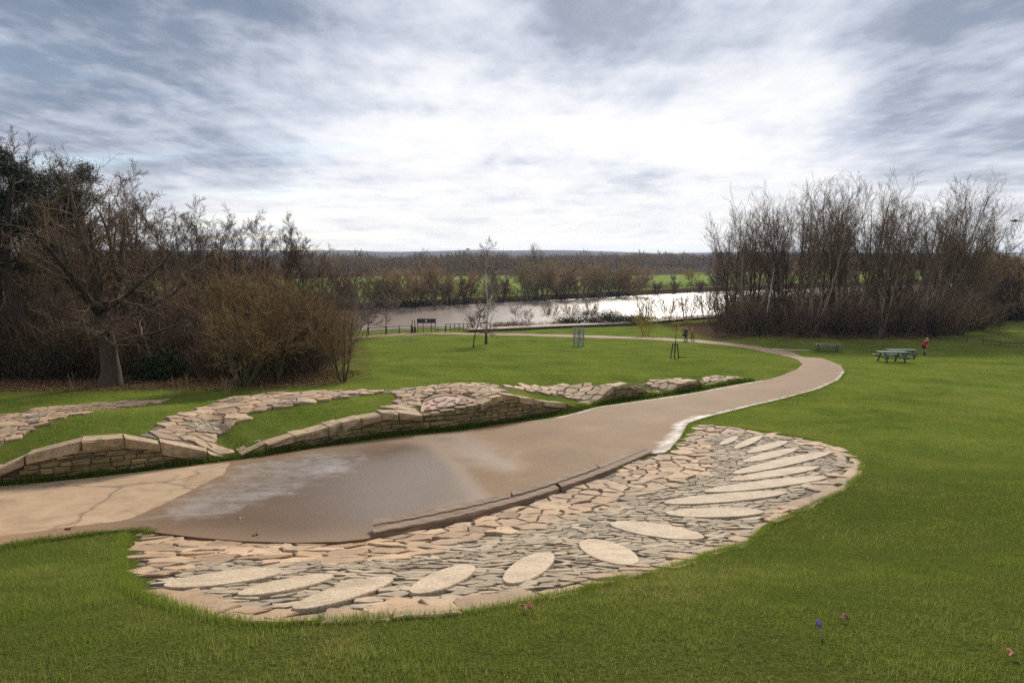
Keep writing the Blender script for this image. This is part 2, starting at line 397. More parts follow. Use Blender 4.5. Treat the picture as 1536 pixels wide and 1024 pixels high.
def mk_ground():
    t=NT('grass_ground'); v=t.pos(); at_=t.n('ShaderNodeAttribute',attribute_name='mask'); sep=t.n('ShaderNodeSeparateColor'); t.l(at_.outputs['Color'],sep.inputs[0])
    lit,dry,far=sep.outputs[0],sep.outputs[1],sep.outputs[2]
    n1=t.noise(.35,5,.6,v); n2=t.noise(3.0,6,.7,v); n3=t.noise(30,4,.7,v)
    f=t.math('ADD',t.math('MULTIPLY',n1,.4),t.math('ADD',t.math('MULTIPLY',n2,.35),t.math('MULTIPLY',n3,.25)))
    soil=t.attr('soil'); g=t.ramp(f,[(.33,GR[0]),(.47,GR[1]),(.58,GR[2]),(.72,GR[3])])
    gd=t.ramp(f,[(.33,(.06,.055,.018)),(.5,(.115,.105,.03)),(.7,(.17,.15,.05))])
    nd=t.noise(.8,6,.7,v); dm=t.math('ADD',t.math('MULTIPLY',nd,.8),dry)
    g=t.mix(t.mrange(dm,.62,1.15,0,.9),g,gd)
    fl=t.ramp(n1,[(.3,(.11,.18,.035)),(.7,(.25,.28,.08))])
    g=t.mix(far,g,fl); sc_=t.ramp(n3,[(.35,(.038,.046,.012)),(.65,(.092,.110,.022))]); g=t.mix(soil,g,sc_)
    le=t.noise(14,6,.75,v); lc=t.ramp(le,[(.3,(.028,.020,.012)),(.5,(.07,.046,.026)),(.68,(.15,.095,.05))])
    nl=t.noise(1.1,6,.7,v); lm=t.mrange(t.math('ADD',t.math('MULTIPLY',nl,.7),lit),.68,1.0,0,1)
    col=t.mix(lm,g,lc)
    hb=t.math('ADD',n3,t.math('MULTIPLY',n2,1.5))
    t.pbsdf(col,1.0,t.bump(hb,.8,.06),0.0); return t.m
GR=[(.050,.066,.014),(.106,.138,.024),(.158,.188,.034),(.25,.235,.065)]
M['ground']=mk_ground()
def mk_blade():
    t=NT('grass_blade'); f=t.attr('tint')
    col=t.ramp(f,[(.0,(.055,.078,.014)),(.25,(.135,.188,.028)),(.5,(.228,.275,.045)),(.72,(.29,.295,.065)),(.88,(.40,.32,.13)),(1,(.50,.38,.20))])
    d=t.n('ShaderNodeBsdfDiffuse'); tr=t.n('ShaderNodeBsdfTranslucent'); mx=t.n('ShaderNodeMixShader'); mx.inputs[0].default_value=.45
    t.l(col,d.inputs[0]); t.l(col,tr.inputs[0]); t.l(d.outputs[0],mx.inputs[1]); t.l(tr.outputs[0],mx.inputs[2]); t.l(mx.outputs[0],t.out.inputs[0]); return t.m
M['blade']=mk_blade()
def mk_path():
    t=NT('buff_path_surface'); v=t.pos(); a=t.n('ShaderNodeAttribute',attribute_name='mask'); sep=t.n('ShaderNodeSeparateColor'); t.l(a.outputs['Color'],sep.inputs[0])
    wet,dry,glare=sep.outputs  # third channel marks sky glare painted on the wet surface
    n1=t.noise(.6,5,.6,v,.3); n2=t.noise(5,6,.7,v,.2); n3=t.noise(90,3,.7,v)
    c=t.ramp(n1,[(.3,(.145,.080,.036)),(.55,(.200,.114,.055)),(.75,(.250,.150,.078))])
    c=t.mix(t.mrange(n3,.42,.72,0,.7),c,(.36,.28,.2))
    gr_=t.noise(26,4,.75,v); c=t.mix(t.mrange(gr_,.50,.72,0,.55),c,(.085,.055,.034)); fk=t.noise(9,3,.6,v,.3); c=t.mix(t.mrange(fk,.66,.72,0,.6),c,(.40,.32,.23)); dn=t.noise(1.6,5,.7,v,.8); cd=t.ramp(dn,[(.3,(.27,.18,.108)),(.46,(.36,.25,.155)),(.62,(.41,.29,.185))])
    crk=t.n('ShaderNodeTexVoronoi',feature='DISTANCE_TO_EDGE'); crk.inputs['Scale'].default_value=.33
    wv=t.n('ShaderNodeVectorMath',operation='ADD'); nz=t.n('ShaderNodeTexNoise'); nz.inputs['Scale'].default_value=1.3; t.l(v,nz.inputs['Vector'])
    sc=t.n('ShaderNodeVectorMath',operation='SCALE'); sc.inputs['Scale'].default_value=1.3; t.l(nz.outputs['Color'],sc.inputs[0]); t.l(v,wv.inputs[0]); t.l(sc.outputs[0],wv.inputs[1]); t.l(wv.outputs[0],crk.inputs['Vector'])
    crm=t.mrange(crk.outputs['Distance'],.0,.03,.7,0); cd=t.mix(crm,cd,(.15,.11,.08))
    dm=t.mrange(t.math('ADD',dry,t.math('MULTIPLY',t.math('SUBTRACT',n2,.5),.35)),.42,.52,0,1)
    c=t.mix(dm,c,cd)
    wm0=t.math('ADD',wet,t.math('MULTIPLY',t.math('SUBTRACT',n1,.5),.9)); wm=t.mrange(wm0,.15,.95,0,1)
    wm=t.math('MULTIPLY',wm,t.math('SUBTRACT',1.0,dm))
    c=t.mix(t.math('MULTIPLY',wm,.7),c,(.090,.052,.026))
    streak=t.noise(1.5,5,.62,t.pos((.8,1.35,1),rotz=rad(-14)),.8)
    im=t.mrange(t.math('ADD',glare,t.math('ADD',t.math('MULTIPLY',t.math('SUBTRACT',streak,.5),1.0),t.math('MULTIPLY',t.math('SUBTRACT',n2,.5),.7))),.30,1.0,0,1)
    c=t.mix(t.math('MULTIPLY',im,.85),c,(.45,.415,.38))  # sky glare off the water, painted into the base colour as a pale film
    rg=t.math('SUBTRACT',.75,t.math('MULTIPLY',wm,.5)); rg=t.math('MAXIMUM',t.math('SUBTRACT',rg,t.math('MULTIPLY',im,.35)),.12)
    bs=t.bump(t.math('ADD',n3,t.math('MULTIPLY',n2,.6)),.25,.006)
    sp=t.mrange(t.math('MAXIMUM',wm,t.math('MULTIPLY',im,.4)),0,1,.08,.32); t.pbsdf(c,rg,bs,sp); return t.m
M['path']=mk_path()
def mk_water():
    t=NT('river_water'); v=t.pos((1,1.6,1)); n=t.math('ADD',t.noise(.25,5,.6,v,.3),t.math('MULTIPLY',t.noise(2.2,4,.6,v),.25))
    b=t.pbsdf((.20,.14,.095),.32,t.bump(n,.36,.3),.6); b.inputs['IOR'].default_value=1.33; return t.m
M['water']=mk_water()
def bark(name,c0,c1,scale=5,obj=True,bump=.6):
    t=NT(name); v=t.pos((1,1,.25),obj=obj); f=t.noise(scale,6,.7,v); isl=t.island()
    f=t.math('ADD',t.math('MULTIPLY',f,.7),t.math('MULTIPLY',isl,.3)); t.pbsdf(t.ramp(f,[(.3,c0),(.7,c1)]),.9,t.bump(f,bump,.03),.15); return t.m
M['bark_oak']=bark('oak_bark',(.035,.028,.02),(.10,.08,.056))
M['bark_dark']=bark('dark_bark',(.03,.024,.018),(.085,.065,.045))
M['bark_olive']=bark('olive_bark',(.05,.045,.022),(.13,.11,.055))
M['bark_willow']=bark('willow_bark',(.15,.118,.078),(.33,.26,.18),3)
def mk_birch():
    t=NT('birch_bark'); v=t.pos((1,1,3.5),obj=True); f=t.noise(2.4,4,.6,v); z=t.n('ShaderNodeSeparateXYZ'); t.l(t.n('ShaderNodeTexCoord').outputs['Object'],z.inputs[0])
    low=t.mrange(z.outputs[2],.5,2.6,.36,0); f2=t.math('SUBTRACT',f,low)
    t.pbsdf(t.ramp(f2,[(.30,(.05,.04,.032)),(.40,(.58,.53,.46)),(.7,(.78,.73,.66))]),.7,None,.3); return t.m
M['birch']=mk_birch()
def twig(name,c0,c1): 
    t=NT(name); t.pbsdf(t.ramp(t.island(),[(0,c0),(1,c1)]),.85,None,.1); return t.m
M['tw_oak']=twig('oak_twigs',(.085,.058,.036),(.22,.148,.095))
M['tw_dark']=twig('dark_twigs',(.08,.055,.036),(.20,.138,.088))
M['tw_red']=twig('reddish_twigs',(.10,.063,.04),(.25,.155,.095))
M['tw_olive']=twig('olive_twigs',(.16,.098,.045),(.34,.22,.105))
M['tw_willow']=twig('willow_twigs',(.10,.065,.038),(.25,.16,.092))
M['tw_birch']=twig('birch_twigs',(.14,.095,.07),(.30,.22,.17))
M['tw_yellow']=twig('yellow_twigs',(.30,.23,.04),(.50,.40,.09))
M['tw_far']=twig('bankside_willow_twigs',(.24,.155,.075),(.44,.30,.15))
M['tw_tan']=twig('tan_bankside_twigs',(.26,.18,.095),(.46,.34,.19))
M['tw_green']=twig('olive_bankside_twigs',(.17,.135,.055),(.34,.27,.12))
M['tw_grey']=twig('greyish_twigs',(.12,.085,.075),(.26,.20,.175))
M['tw_bramble']=twig('bramble_stems',(.055,.038,.024),(.17,.11,.068))
M['straw']=twig('dry_stalks',(.20,.14,.07),(.42,.31,.17))
M['rust']=twig('rusty_dead_growth',(.14,.07,.035),(.30,.17,.09))
def leafm(name,c0,c1,spec=.3,rough=.6):
    t=NT(name); c=t.ramp(t.island(),[(0,c0),(1,c1)]); t.pbsdf(c,rough,None,spec); return t.m
M['lf_pine']=leafm('evergreen_needles',(.012,.020,.009),(.035,.050,.018))
M['lf_laurel']=leafm('laurel_leaves',(.02,.035,.012),(.055,.08,.028),.12,.75)
M['lf_bramble']=leafm('bramble_leaves',(.025,.028,.014),(.08,.07,.035),.1,.9)
def mk_wood():
    t=NT('far_wood_twigs'); v=t.pos(); f=t.noise(.012,4,.65,v); isl=t.island()
    c=t.ramp(f,[(.35,(.32,.17,.09)),(.45,(.34,.24,.12)),(.55,(.22,.17,.085)),(.65,(.30,.17,.12))]); c=t.mix(t.math('MULTIPLY',isl,.75),c,(.10,.062,.04)); t.pbsdf(c,.9,None,.1); return t.m
M['wood']=mk_wood()
M['green_paint']=simple('green_recycled_plank',(.025,.055,.038),(.06,.10,.072),8,.4,.15,.004,.5)
M['dark_wood']=simple('dark_timber',(.03,.025,.02),(.09,.075,.055),9,.8,.3)
M['grey_wood']=simple('silvered_timber',(.12,.10,.085),(.26,.23,.20),9,.8,.3)
M['buff']=simple('buff_gravel',(.30,.23,.16),(.46,.37,.27),12,.9,.3,obj=False)
M['wire']=simple('galvanised_wire',(.28,.27,.25),(.42,.41,.38),20,.45,0,spec=.6)
M['board']=simple('charcoal_board',(.025,.026,.03),(.05,.05,.058),10,.6,.1)
M['white']=simple('white_paint',(.7,.7,.68),(.82,.82,.8),10,.6,0)
M['brick']=simple('red_brick',(.25,.10,.06),(.36,.16,.10),3,.9,0)
M['rooft']=simple('brown_roof_tiles',(.13,.07,.05),(.22,.12,.09),3,.9,0)
M['skin']=simple('skin',(.48,.28,.20),(.56,.34,.25),30,.55,0)
M['red_cloth']=simple('red_jacket',(.50,.015,.015),(.66,.03,.025),12,.8,.2)
M['black_cloth']=simple('black_cloth',(.012,.013,.018),(.03,.032,.04),14,.85,.2)
M['navy_cloth']=simple('navy_cloth',(.02,.022,.05),(.045,.045,.09),14,.85,.2)
M['brown_cloth']=simple('tan_coat',(.30,.14,.07),(.42,.21,.11),14,.85,.2)
M['hair_dark']=simple('dark_hair',(.015,.01,.008),(.04,.025,.018),40,.6,0)
M['hair_pale']=simple('pale_hair',(.45,.38,.30),(.6,.52,.44),40,.6,0)
M['hair_red']=simple('auburn_hair',(.14,.04,.02),(.24,.08,.04),40,.6,0)
M['shoe']=simple('dark_shoe',(.015,.015,.015),(.05,.05,.05),20,.6,0)
M['shoe_white']=simple('white_shoe',(.6,.6,.6),(.75,.75,.75),20,.6,0)
M['leaf_orange']=simple('orange_dead_leaf',(.34,.11,.05),(.50,.24,.13),40,.7,.2,.003)
M['leaf_brown']=simple('brown_dead_leaf',(.10,.03,.015),(.20,.07,.035),40,.7,.2,.003)
M['leaf_buff']=simple('buff_dead_leaf',(.45,.27,.13),(.6,.40,.22),40,.7,.2,.003)
M['crocus']=simple('violet_petals',(.16,.09,.42),(.30,.2,.62),40,.6,0)
M['stem']=simple('pale_stem',(.35,.34,.28),(.5,.48,.4),20,.7,0)
M['puddle']=simple('puddle_water',(.20,.19,.17),(.3,.29,.27),2,.06,.05,.01,.9)
M['feather']=simple('dark_feathers',(.015,.015,.016),(.035,.034,.035),20,.7,0)
# ------------------------------------------------------------------ ground sheet
xs=np.unique(np.round(np.concatenate([-np.geomspace(26,4200,70)[::-1],np.arange(-26,26.01,.2),np.geomspace(26.5,4200,70)]),3))
xs=np.unique(np.concatenate([xs,np.arange(-150,150,3.0)])); 
ys=np.unique(np.concatenate([np.arange(-60,0,3.0),np.arange(0,30,.2),np.geomspace(30,78,70),np.arange(78,240,2.0),np.geomspace(240,4700,90)]))
def prune(a,eps):
    o=[a[0]]
    for q in a[1:]:
        if q-o[-1]>eps: o.append(q)
    return np.array(o)
xs=prune(xs,.15); ys=prune(ys,.15)
GX,GY=np.meshgrid(xs,ys); gx=GX.ravel(); gy=GY.ravel(); gz=H(gx,gy)
near=(gy<42)&(np.abs(gx)<30)&(gy>3)
pm=np.zeros(gx.shape); ins=inpoly(gx[near],gy[near],PATH); dd=polydist(gx[near],gy[near],PATH); pm[near]=np.where(ins,1,0)
low=np.zeros(gx.shape); low[near]=np.where(ins,.055*sstep(.05,.35,dd),0)
im=inpoly(gx[near],gy[near],MOS); dm_=polydist(gx[near],gy[near],MOS)
low[near]=np.maximum(low[near],np.where(im,.08*sstep(.12,.4,dm_),0))
gz=gz-low
nx,ny=len(xs),len(ys)
idx=np.arange(nx*ny).reshape(ny,nx)
F=np.stack([idx[:-1,:-1],idx[:-1,1:],idx[1:,1:],idx[1:,:-1]],-1).reshape(-1,4)
mask=np.zeros((nx*ny,4)); mask[:,3]=1
nn=(gy<120)&(gx<10)
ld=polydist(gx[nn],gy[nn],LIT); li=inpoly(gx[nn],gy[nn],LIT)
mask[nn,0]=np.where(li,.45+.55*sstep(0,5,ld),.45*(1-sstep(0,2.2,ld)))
# under the willow clump
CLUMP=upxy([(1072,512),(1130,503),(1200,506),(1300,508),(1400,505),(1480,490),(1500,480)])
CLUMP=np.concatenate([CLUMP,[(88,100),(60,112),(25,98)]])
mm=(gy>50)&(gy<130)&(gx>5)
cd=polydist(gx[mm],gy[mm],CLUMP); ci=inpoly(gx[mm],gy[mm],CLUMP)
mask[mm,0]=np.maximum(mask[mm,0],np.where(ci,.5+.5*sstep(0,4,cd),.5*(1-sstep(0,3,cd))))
# river margins: bare brown earth
yn=np.interp(gx,NEAR[:,0],NEAR[:,1]); yf=np.interp(gx,FARB[:,0],FARB[:,1])
mask[:,0]=np.maximum(mask[:,0],sstep(-4,-1,gy-yn-3*(gx<-4))*(1-sstep(2,8,gy-yf)))
mask[:,0]=np.maximum(mask[:,0],.9*sstep(90,170,gy-yf)*(fbm(gx/120,gy/120,31)>.40))
mask[:,1]=np.clip(.55*(1-sstep(3,12,gy))*(gx<2)+.45*sstep(12,30,gx)*(gy<100)*sstep(55,70,gy)+.35*(fbm(gx/3,gy/3,77)-.45)*(gy<34),0,1)
mask[:,0]=np.maximum(mask[:,0],sstep(1100,1700,gy)); mask[:,2]=sstep(-2,4,gy-yf)
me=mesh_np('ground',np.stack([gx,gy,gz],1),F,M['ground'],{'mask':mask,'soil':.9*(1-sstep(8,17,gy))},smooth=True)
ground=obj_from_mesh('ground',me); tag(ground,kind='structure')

# ------------------------------------------------------------------ filled outline sheets
def fill(poly,step,lift,zfn=H,hexstep=True,near=None):
    poly=np.asarray(poly)
    x0,y0=poly.min(0); x1,y1=poly.max(0)
    if near is not None: x0,y0,x1,y1=max(x0,near[0]),max(y0,near[1]),min(x1,near[2]),min(y1,near[3])
    X,Y=np.meshgrid(np.arange(x0,x1,step),np.arange(y0,y1,step*.87)); X=X+np.where((np.arange(X.shape[0])%2)[:,None]>0,step/2,0)
    X=X.ravel();Y=Y.ravel(); k=inpoly(X,Y,poly); X=X[k];Y=Y[k]; k=polydist(X,Y,poly)>.35*step; X=X[k];Y=Y[k]
    co=[Vector(p) for p in poly]+[Vector((a,b)) for a,b in zip(X,Y)]
    n=len(poly)
    v,e,f,*_=geometry.delaunay_2d_cdt(co,[],[list(range(n))],1,1e-6)
    v=np.array([(p.x,p.y) for p in v]); z=zfn(v[:,0],v[:,1])+lift
    return np.column_stack([v,z]),np.array([t for t in f if len(t)==3])
V,Fp=fill(PATH,.22,.03,Hbase,near=(-30,3,30,60))
nP=len(PATH); zp=Hbase(PATH[:,0],PATH[:,1]); bP=len(V); V=np.concatenate([V,np.column_stack([PATH,zp+.03]),np.column_stack([PATH,zp-.12])])
iP=np.arange(nP); jP=(iP+1)%nP; Fp=np.concatenate([Fp,np.stack([bP+iP,bP+nP+iP,bP+nP+jP],1),np.stack([bP+iP,bP+nP+jP,bP+jP],1)])
x,y=V[:,0],V[:,1]
DRYL=upxy([(-260,770),(0,733),(345,695),(335,712),(270,745),(210,773),(190,782),(100,793),(0,806),(-260,855)],Hbase)
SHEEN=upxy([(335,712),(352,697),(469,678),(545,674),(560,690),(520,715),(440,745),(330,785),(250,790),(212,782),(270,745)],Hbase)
WET=upxy([(200,790),(300,740),(400,690),(560,664),(690,655),(740,700),(760,745),(706,768),(560,806),(440,815),(330,810),(240,802)],Hbase)
STRK=upxy([(640,664),(662,666),(700,690),(790,742),(770,750),(735,745),(690,705)],Hbase)
GLARE=upxy([(985,682),(1000,681),(1022,655),(1032,635),(1062,626),(1064,620),(1030,618),(1010,630),(995,648),(978,664),(968,676)],Hbase)  # outline of the bright glare at the bend, painted into the path colour
def pm_(poly,soft=.35): 
    d=polydist(x,y,poly); i=inpoly(x,y,poly); return sstep(-soft,soft,np.where(i,d,-d))
GLARE_EDGE=upxy([(988,682),(1003,681),(1025,655),(1035,635),(1062,627)],Hbase)
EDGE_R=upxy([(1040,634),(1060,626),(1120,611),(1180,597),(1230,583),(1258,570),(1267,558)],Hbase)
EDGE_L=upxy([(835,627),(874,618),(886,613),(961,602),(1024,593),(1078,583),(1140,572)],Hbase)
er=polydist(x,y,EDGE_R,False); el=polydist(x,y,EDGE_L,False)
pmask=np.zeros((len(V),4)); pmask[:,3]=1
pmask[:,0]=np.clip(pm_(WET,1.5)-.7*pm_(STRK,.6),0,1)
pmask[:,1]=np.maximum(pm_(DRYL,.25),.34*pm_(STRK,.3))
pmask[:,2]=np.maximum.reduce([pm_(GLARE,.3)*(.95-.75*sstep(.02,.6,polydist(x,y,GLARE_EDGE,False))),.52*pm_(SHEEN,.7),.85*(1-sstep(.02,.26,er)),.75*(1-sstep(.02,.22,el)),])  # painted glare: patch at the bend, wet sheen band, both bright edges
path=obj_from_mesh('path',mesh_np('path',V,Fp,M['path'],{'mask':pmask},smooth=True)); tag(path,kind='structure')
# pale bare spur beside the path bend, and a worn trail on the right-hand field
def ribbon_mesh(name,pts,width,lift,mat,step=.6):
    P=dens(np.array(pts),step); P=smooth_line(P,3); T=np.gradient(P,axis=0); T/=np.linalg.norm(T,axis=1)[:,None]; N=np.stack([-T[:,1],T[:,0]],1)
    w=width*(1+.25*(fbm(np.arange(len(P))*.6,np.zeros(len(P)),5)-.5))[:,None]
    cols=[P+N*w*k for k in (-.5,-.17,.17,.5)]
    A=np.stack(cols,1).reshape(-1,2); z=H(A[:,0],A[:,1])+lift; n=len(P)
    F=[]; 
    for i in range(n-1):
        for k in range(3): F.append((i*4+k,i*4+k+1,(i+1)*4+k+1,(i+1)*4+k))
    return obj_from_mesh(name,mesh_np(name,np.column_stack([A,z]),F,mat,smooth=True))
sp=ribbon_mesh('bare_path_spur',upxy([(1158,523.5),(1180,524.2),(1215,526)],Hbase),.7,.03,M['buff']); tag(sp,kind='structure')
# river
V=[];F=[]
for i,xq in enumerate(np.linspace(-900,900,61)):
    V+= [(xq,np.interp(xq,NEAR[:,0],NEAR[:,1])-1,WATER_Z),(xq,np.interp(xq,FARB[:,0],FARB[:,1])+1,WATER_Z)]
    if i: F.append((2*i-2,2*i,2*i+1,2*i-1))
river=obj_from_mesh('river_water',mesh_np('river_water',V,F,M['water'])); tag(river,kind='structure')

# ------------------------------------------------------------------ crazy paving
def clip_half(poly,px,py,nx,ny):   # keep points with (p-P).n<=0
    out=[]; n=len(poly)
    for i in range(n):
        a=poly[i]; b=poly[(i+1)%n]
        da=(a[0]-px)*nx+(a[1]-py)*ny; db=(b[0]-px)*nx+(b[1]-py)*ny
        if da<=0: out.append(a)
        if (da<0)!=(db<0) and da!=db:
            t=da/(da-db); out.append((a[0]+(b[0]-a[0])*t,a[1]+(b[1]-a[1])*t))
    return out
def voronoi_cells(rng,poly,sp,gap,aniso=1.0,ang=0.0,vary=.5,spfn=None):
    """cells of a random tessellation whose seed lies in poly; poly (n,2) world"""
    c,s=math.cos(ang),math.sin(ang); R=np.array([[c,s],[-s,c]]); S=np.array([1/aniso,1.0])
    Q=(np.asarray(poly)@R.T)*S
    lo=Q.min(0)-2.2*sp; hi=Q.max(0)+2.2*sp
    area=(hi-lo).prod(); pts=[];rr=[]
    tries=int(28*area/sp**2)
    C=rng.uniform(lo,hi,(tries,2)); rad_=sp*rng.uniform(1-vary,1+vary*.6,tries)
    if spfn is not None:
        W=(C/S)@R; rad_=rad_*spfn(W[:,0],W[:,1])
    grid={}; cs=sp*1.7
    def near(p,r=1):
        gi,gj=int(p[0]//cs),int(p[1]//cs); o=[]
        for a in range(gi-r,gi+r+1):
            for b in range(gj-r,gj+r+1): o+=grid.get((a,b),())
        return o
    for p,r in zip(C,rad_):
        ok=True
        for k in near(p):
            q=pts[k]; m=.5*(r+rr[k])
            if (p[0]-q[0])**2+(p[1]-q[1])**2<m*m*.72: ok=False;break
        if ok:
            grid.setdefault((int(p[0]//cs),int(p[1]//cs)),[]).append(len(pts)); pts.append((p[0],p[1])); rr.append(r)
    P=np.array(pts); keep=inpoly(P[:,0],P[:,1],Q); cells=[]
    for i in np.nonzero(keep)[0]:
        p=pts[i]; B=1.05*sp
        cell=[(p[0]-B,p[1]-B),(p[0]+B,p[1]-B),(p[0]+B,p[1]+B),(p[0]-B,p[1]+B)]
        for k in near(p,2):
            if k==i: continue
            q=pts[k]; dx,dy=q[0]-p[0],q[1]-p[1]; L=math.hypot(dx,dy)
            if L>3.4*sp: continue
            # weighted bisector
            w=.5+.18*(rr[i]-rr[k])/(rr[i]+rr[k])
            dx/=L;dy/=L; g=gap*.5*(1/ max(.35,1)) 
            cell=clip_half(cell,p[0]+dx*(L*w-g),p[1]+dy*(L*w-g),dx,dy)
            if len(cell)<3: break
        if len(cell)>=3:
            A=(np.array(cell)/S)@R; cells.append(A)
    return cells
def stones_mesh(name,rng,cells,mat,thick=.05,lift=.0,tilt=.02,skip=None,zfn=None,rough=.012,cham=.014,zvar=.01):
    V=[];F=[]; zfn=zfn or H
    cen=np.array([c.mean(0) for c in cells])
    for ci,c in enumerate(cells):
        c=np.asarray(c); n=len(c); m=c.mean(0)
        e=np.linalg.norm(np.roll(c,-1,0)-c,axis=1); size=math.sqrt(abs(np.sum(c[:,0]*np.roll(c[:,1],-1)-np.roll(c[:,0],-1)*c[:,1])/2))
        if size<.05: continue
        pts=[]
        for i in range(n):
            a,b=c[i],c[(i+1)%n]; L=np.linalg.norm(b-a)
            if L<.02: continue
            k=min(.22,.012/L+.05*rng.random())
            nrm=np.array([b[1]-a[1],a[0]-b[0]])/L
            pts.append(a+(b-a)*k)
            if L>.16:
                for f in ((.5,) if L<.4 else (.33,.66)):
                    pts.append(a+(b-a)*(f+.1*(rng.random()-.5))-nrm*abs(rng.normal())*rough*.8)
            pts.append(b-(b-a)*k)
        if len(pts)<3: continue
        pts=np.array(pts); n=len(pts); d=m-pts; dl=np.linalg.norm(d,axis=1)[:,None]+1e-9
        inner=pts+d/dl*np.minimum(cham,.3*dl)
        tx,ty=rng.normal(0,tilt,2); dz=rng.uniform(-zvar,zvar)
        tp=lambda q:(lift+thick+dz+tx*(q[:,0]-m[0])+ty*(q[:,1]-m[1]))
        base=len(V)
        # planar-ish top: fit heights by the plane through the ground under the stone
        zi=zfn(inner[:,0],inner[:,1]); zo=zfn(pts[:,0],pts[:,1])
        V+=[(q[0],q[1],z) for q,z in zip(inner,zi+tp(inner)+rng.normal(0,.0025,n))]
        V+=[(q[0],q[1],z) for q,z in zip(pts,zo+tp(pts)-cham*.8)]
        V+=[(q[0],q[1],z) for q,z in zip(pts,zo+lift-.06)]
        F.append(tuple(range(base,base+n)))
        for i in range(n):
            j=(i+1)%n
            F.append((base+i,base+n+i,base+n+j,base+j)); F.append((base+n+i,base+2*n+i,base+2*n+j,base+n+j))
    return mesh_py(name,V,F,mat)
def area_ccw(p): return np.sum(p[:,0]*np.roll(p[:,1],-1)-np.roll(p[:,0],-1)*p[:,1])/2
def shrink(poly,d):
    poly=np.asarray(poly); 
    if area_ccw(poly)<0: poly=poly[::-1]
    T=np.roll(poly,-1,0)-np.roll(poly,1,0); T/=np.linalg.norm(T,axis=1)[:,None]+1e-9
    return poly+np.stack([-T[:,1],T[:,0]],1)*d
rng=np.random.default_rng(11)
mosaic=empty('stone_mosaic',(float(MOS[:,0].mean()),float(MOS[:,1].mean()),h1(MOS[:,0].mean(),MOS[:,1].mean())))
tag(mosaic,'fan shaped crazy paving of tan and grey stones with pale ovals beside the path','paving')
def child(me,name,parent):
    o=obj_from_mesh(name,me,parent); o.matrix_parent_inverse=Matrix.Translation(parent.location).inverted(); return o
mosd=dens(np.concatenate([MOS,MOS[:1]]),.3)[:-1]
V,Fp=fill(shrink(mosd,.09),.25,-.02); child(mesh_np('mortar_bed',V,Fp,M['mortar'],smooth=True),'mortar_bed',mosaic)
# sleeper footprint to leave out
SLP_T=upxy([(560,797),(706,765),(778,746),(870,713),(962,673.5)],Hbase); SLP_B=upxy([(560,806),(680,787),(769,757),(901,719),(985,681)],Hbase)
SLP=np.concatenate([SLP_B,SLP_T[::-1]])
cells=voronoi_cells(rng,shrink(MOS,.06),.40,.010,1.25,.2,.6)
tan=[];
for c in cells:
    m=c.mean(0); 
    if inpoly(m[0:1],m[1:2],SLA)[0] and polydist(m[0:1],m[1:2],SLA)[0]>.10: continue
    if inpoly(m[0:1],m[1:2],SLP)[0]: continue
    if any(inpoly(m[0:1],m[1:2],shrink(p,-.02))[0] for p in PET): continue
    tan.append(c)
# big edging slabs along the lawn side
edge_px=[(205,889),(260,910),(310,925),(400,936),(530,930),(650,924),(780,905),(870,885),(940,868),(1020,849),(1065,829),(1113,818),(1150,789),(1215,757),(1265,735),(1287,714),(1293,694),(1268,674),(1220,659)]
E=dens(upxy(edge_px),.03); E=smooth_line(E,30); Es=np.concatenate([[0],np.cumsum(np.linalg.norm(np.diff(E,axis=0),axis=1))])
slabs=[]; s=0.0
while s<Es[-1]-.3:
    L=min(rng.uniform(.22,.85),Es[-1]-s); w=rng.uniform(.10,.34); ks=np.linspace(s+.012,s+L-.012,5)
    P=np.stack([np.interp(ks,Es,E[:,0]),np.interp(ks,Es,E[:,1])],1); T=np.gradient(P,axis=0); T/=np.linalg.norm(T,axis=1)[:,None]; N=np.stack([-T[:,1],T[:,0]],1)
    o=P-N*(rng.uniform(-.06,.08)+.04*rng.random((5,1))); i=P+N*(w+rng.uniform(-.05,.05,(5,1)))
    slabs.append(np.concatenate([o,i[::-1]])); s+=L
ring=np.concatenate([E-0*E]) 
tan=[c for c in tan if polydist(c.mean(0)[0:1],c.mean(0)[1:2],E[::10],False)[0]>.17]
child(stones_mesh('sandstone_paving',rng,tan,M['tan'],.045,-.035,.05,rough=.03),'sandstone_paving',mosaic)
child(stones_mesh('edging_slabs',rng,slabs,M['tan_edge'],.05,-.035,.05,rough=.0,cham=.012),'edging_slabs',mosaic)
def spf(x,y): return .55+.9*fbm(x*1.1,y*1.1,8)
cells=voronoi_cells(rng,SLA,.165,.006,1.75,.16,.62,spf)
sl=[c for c in cells if not any(inpoly(c.mean(0)[0:1],c.mean(0)[1:2],p)[0] for p in PET)]
child(stones_mesh('slate_infill',rng,sl,M['slate'],.04,-.035,.065,cham=.006,zvar=.009,rough=.012),'slate_infill',mosaic)
print('stones',len(tan),len(sl))
for k,p in enumerate(PET):
    p=np.asarray(p)
    if area_ccw(p)<0: p=p[::-1]
    V,Fp=fill(dens(np.concatenate([p,p[:1]]),.06)[:-1],.12,.026)
    # rim skirt
    rim=dens(np.concatenate([p,p[:1]]),.06)[:-1]; n=len(rim); z=H(rim[:,0],rim[:,1])
    b=len(V); out=shrink(rim,-.006)
    V=np.concatenate([V,np.column_stack([rim,z+.026]),np.column_stack([out,z+.016]),np.column_stack([out,z-.05])])
    q=[]
    for i in range(n):
        j=(i+1)%n
        for r in (0,1):
            a0,a1,b0,b1=b+r*n+i,b+r*n+j,b+(r+1)*n+i,b+(r+1)*n+j; q+=[(a0,b0,b1),(a0,b1,a1)]
    Fp=np.concatenate([Fp,np.array(q)])
    child(mesh_np('oval_panel',V,Fp,M['petal']),'oval_panel',mosaic)
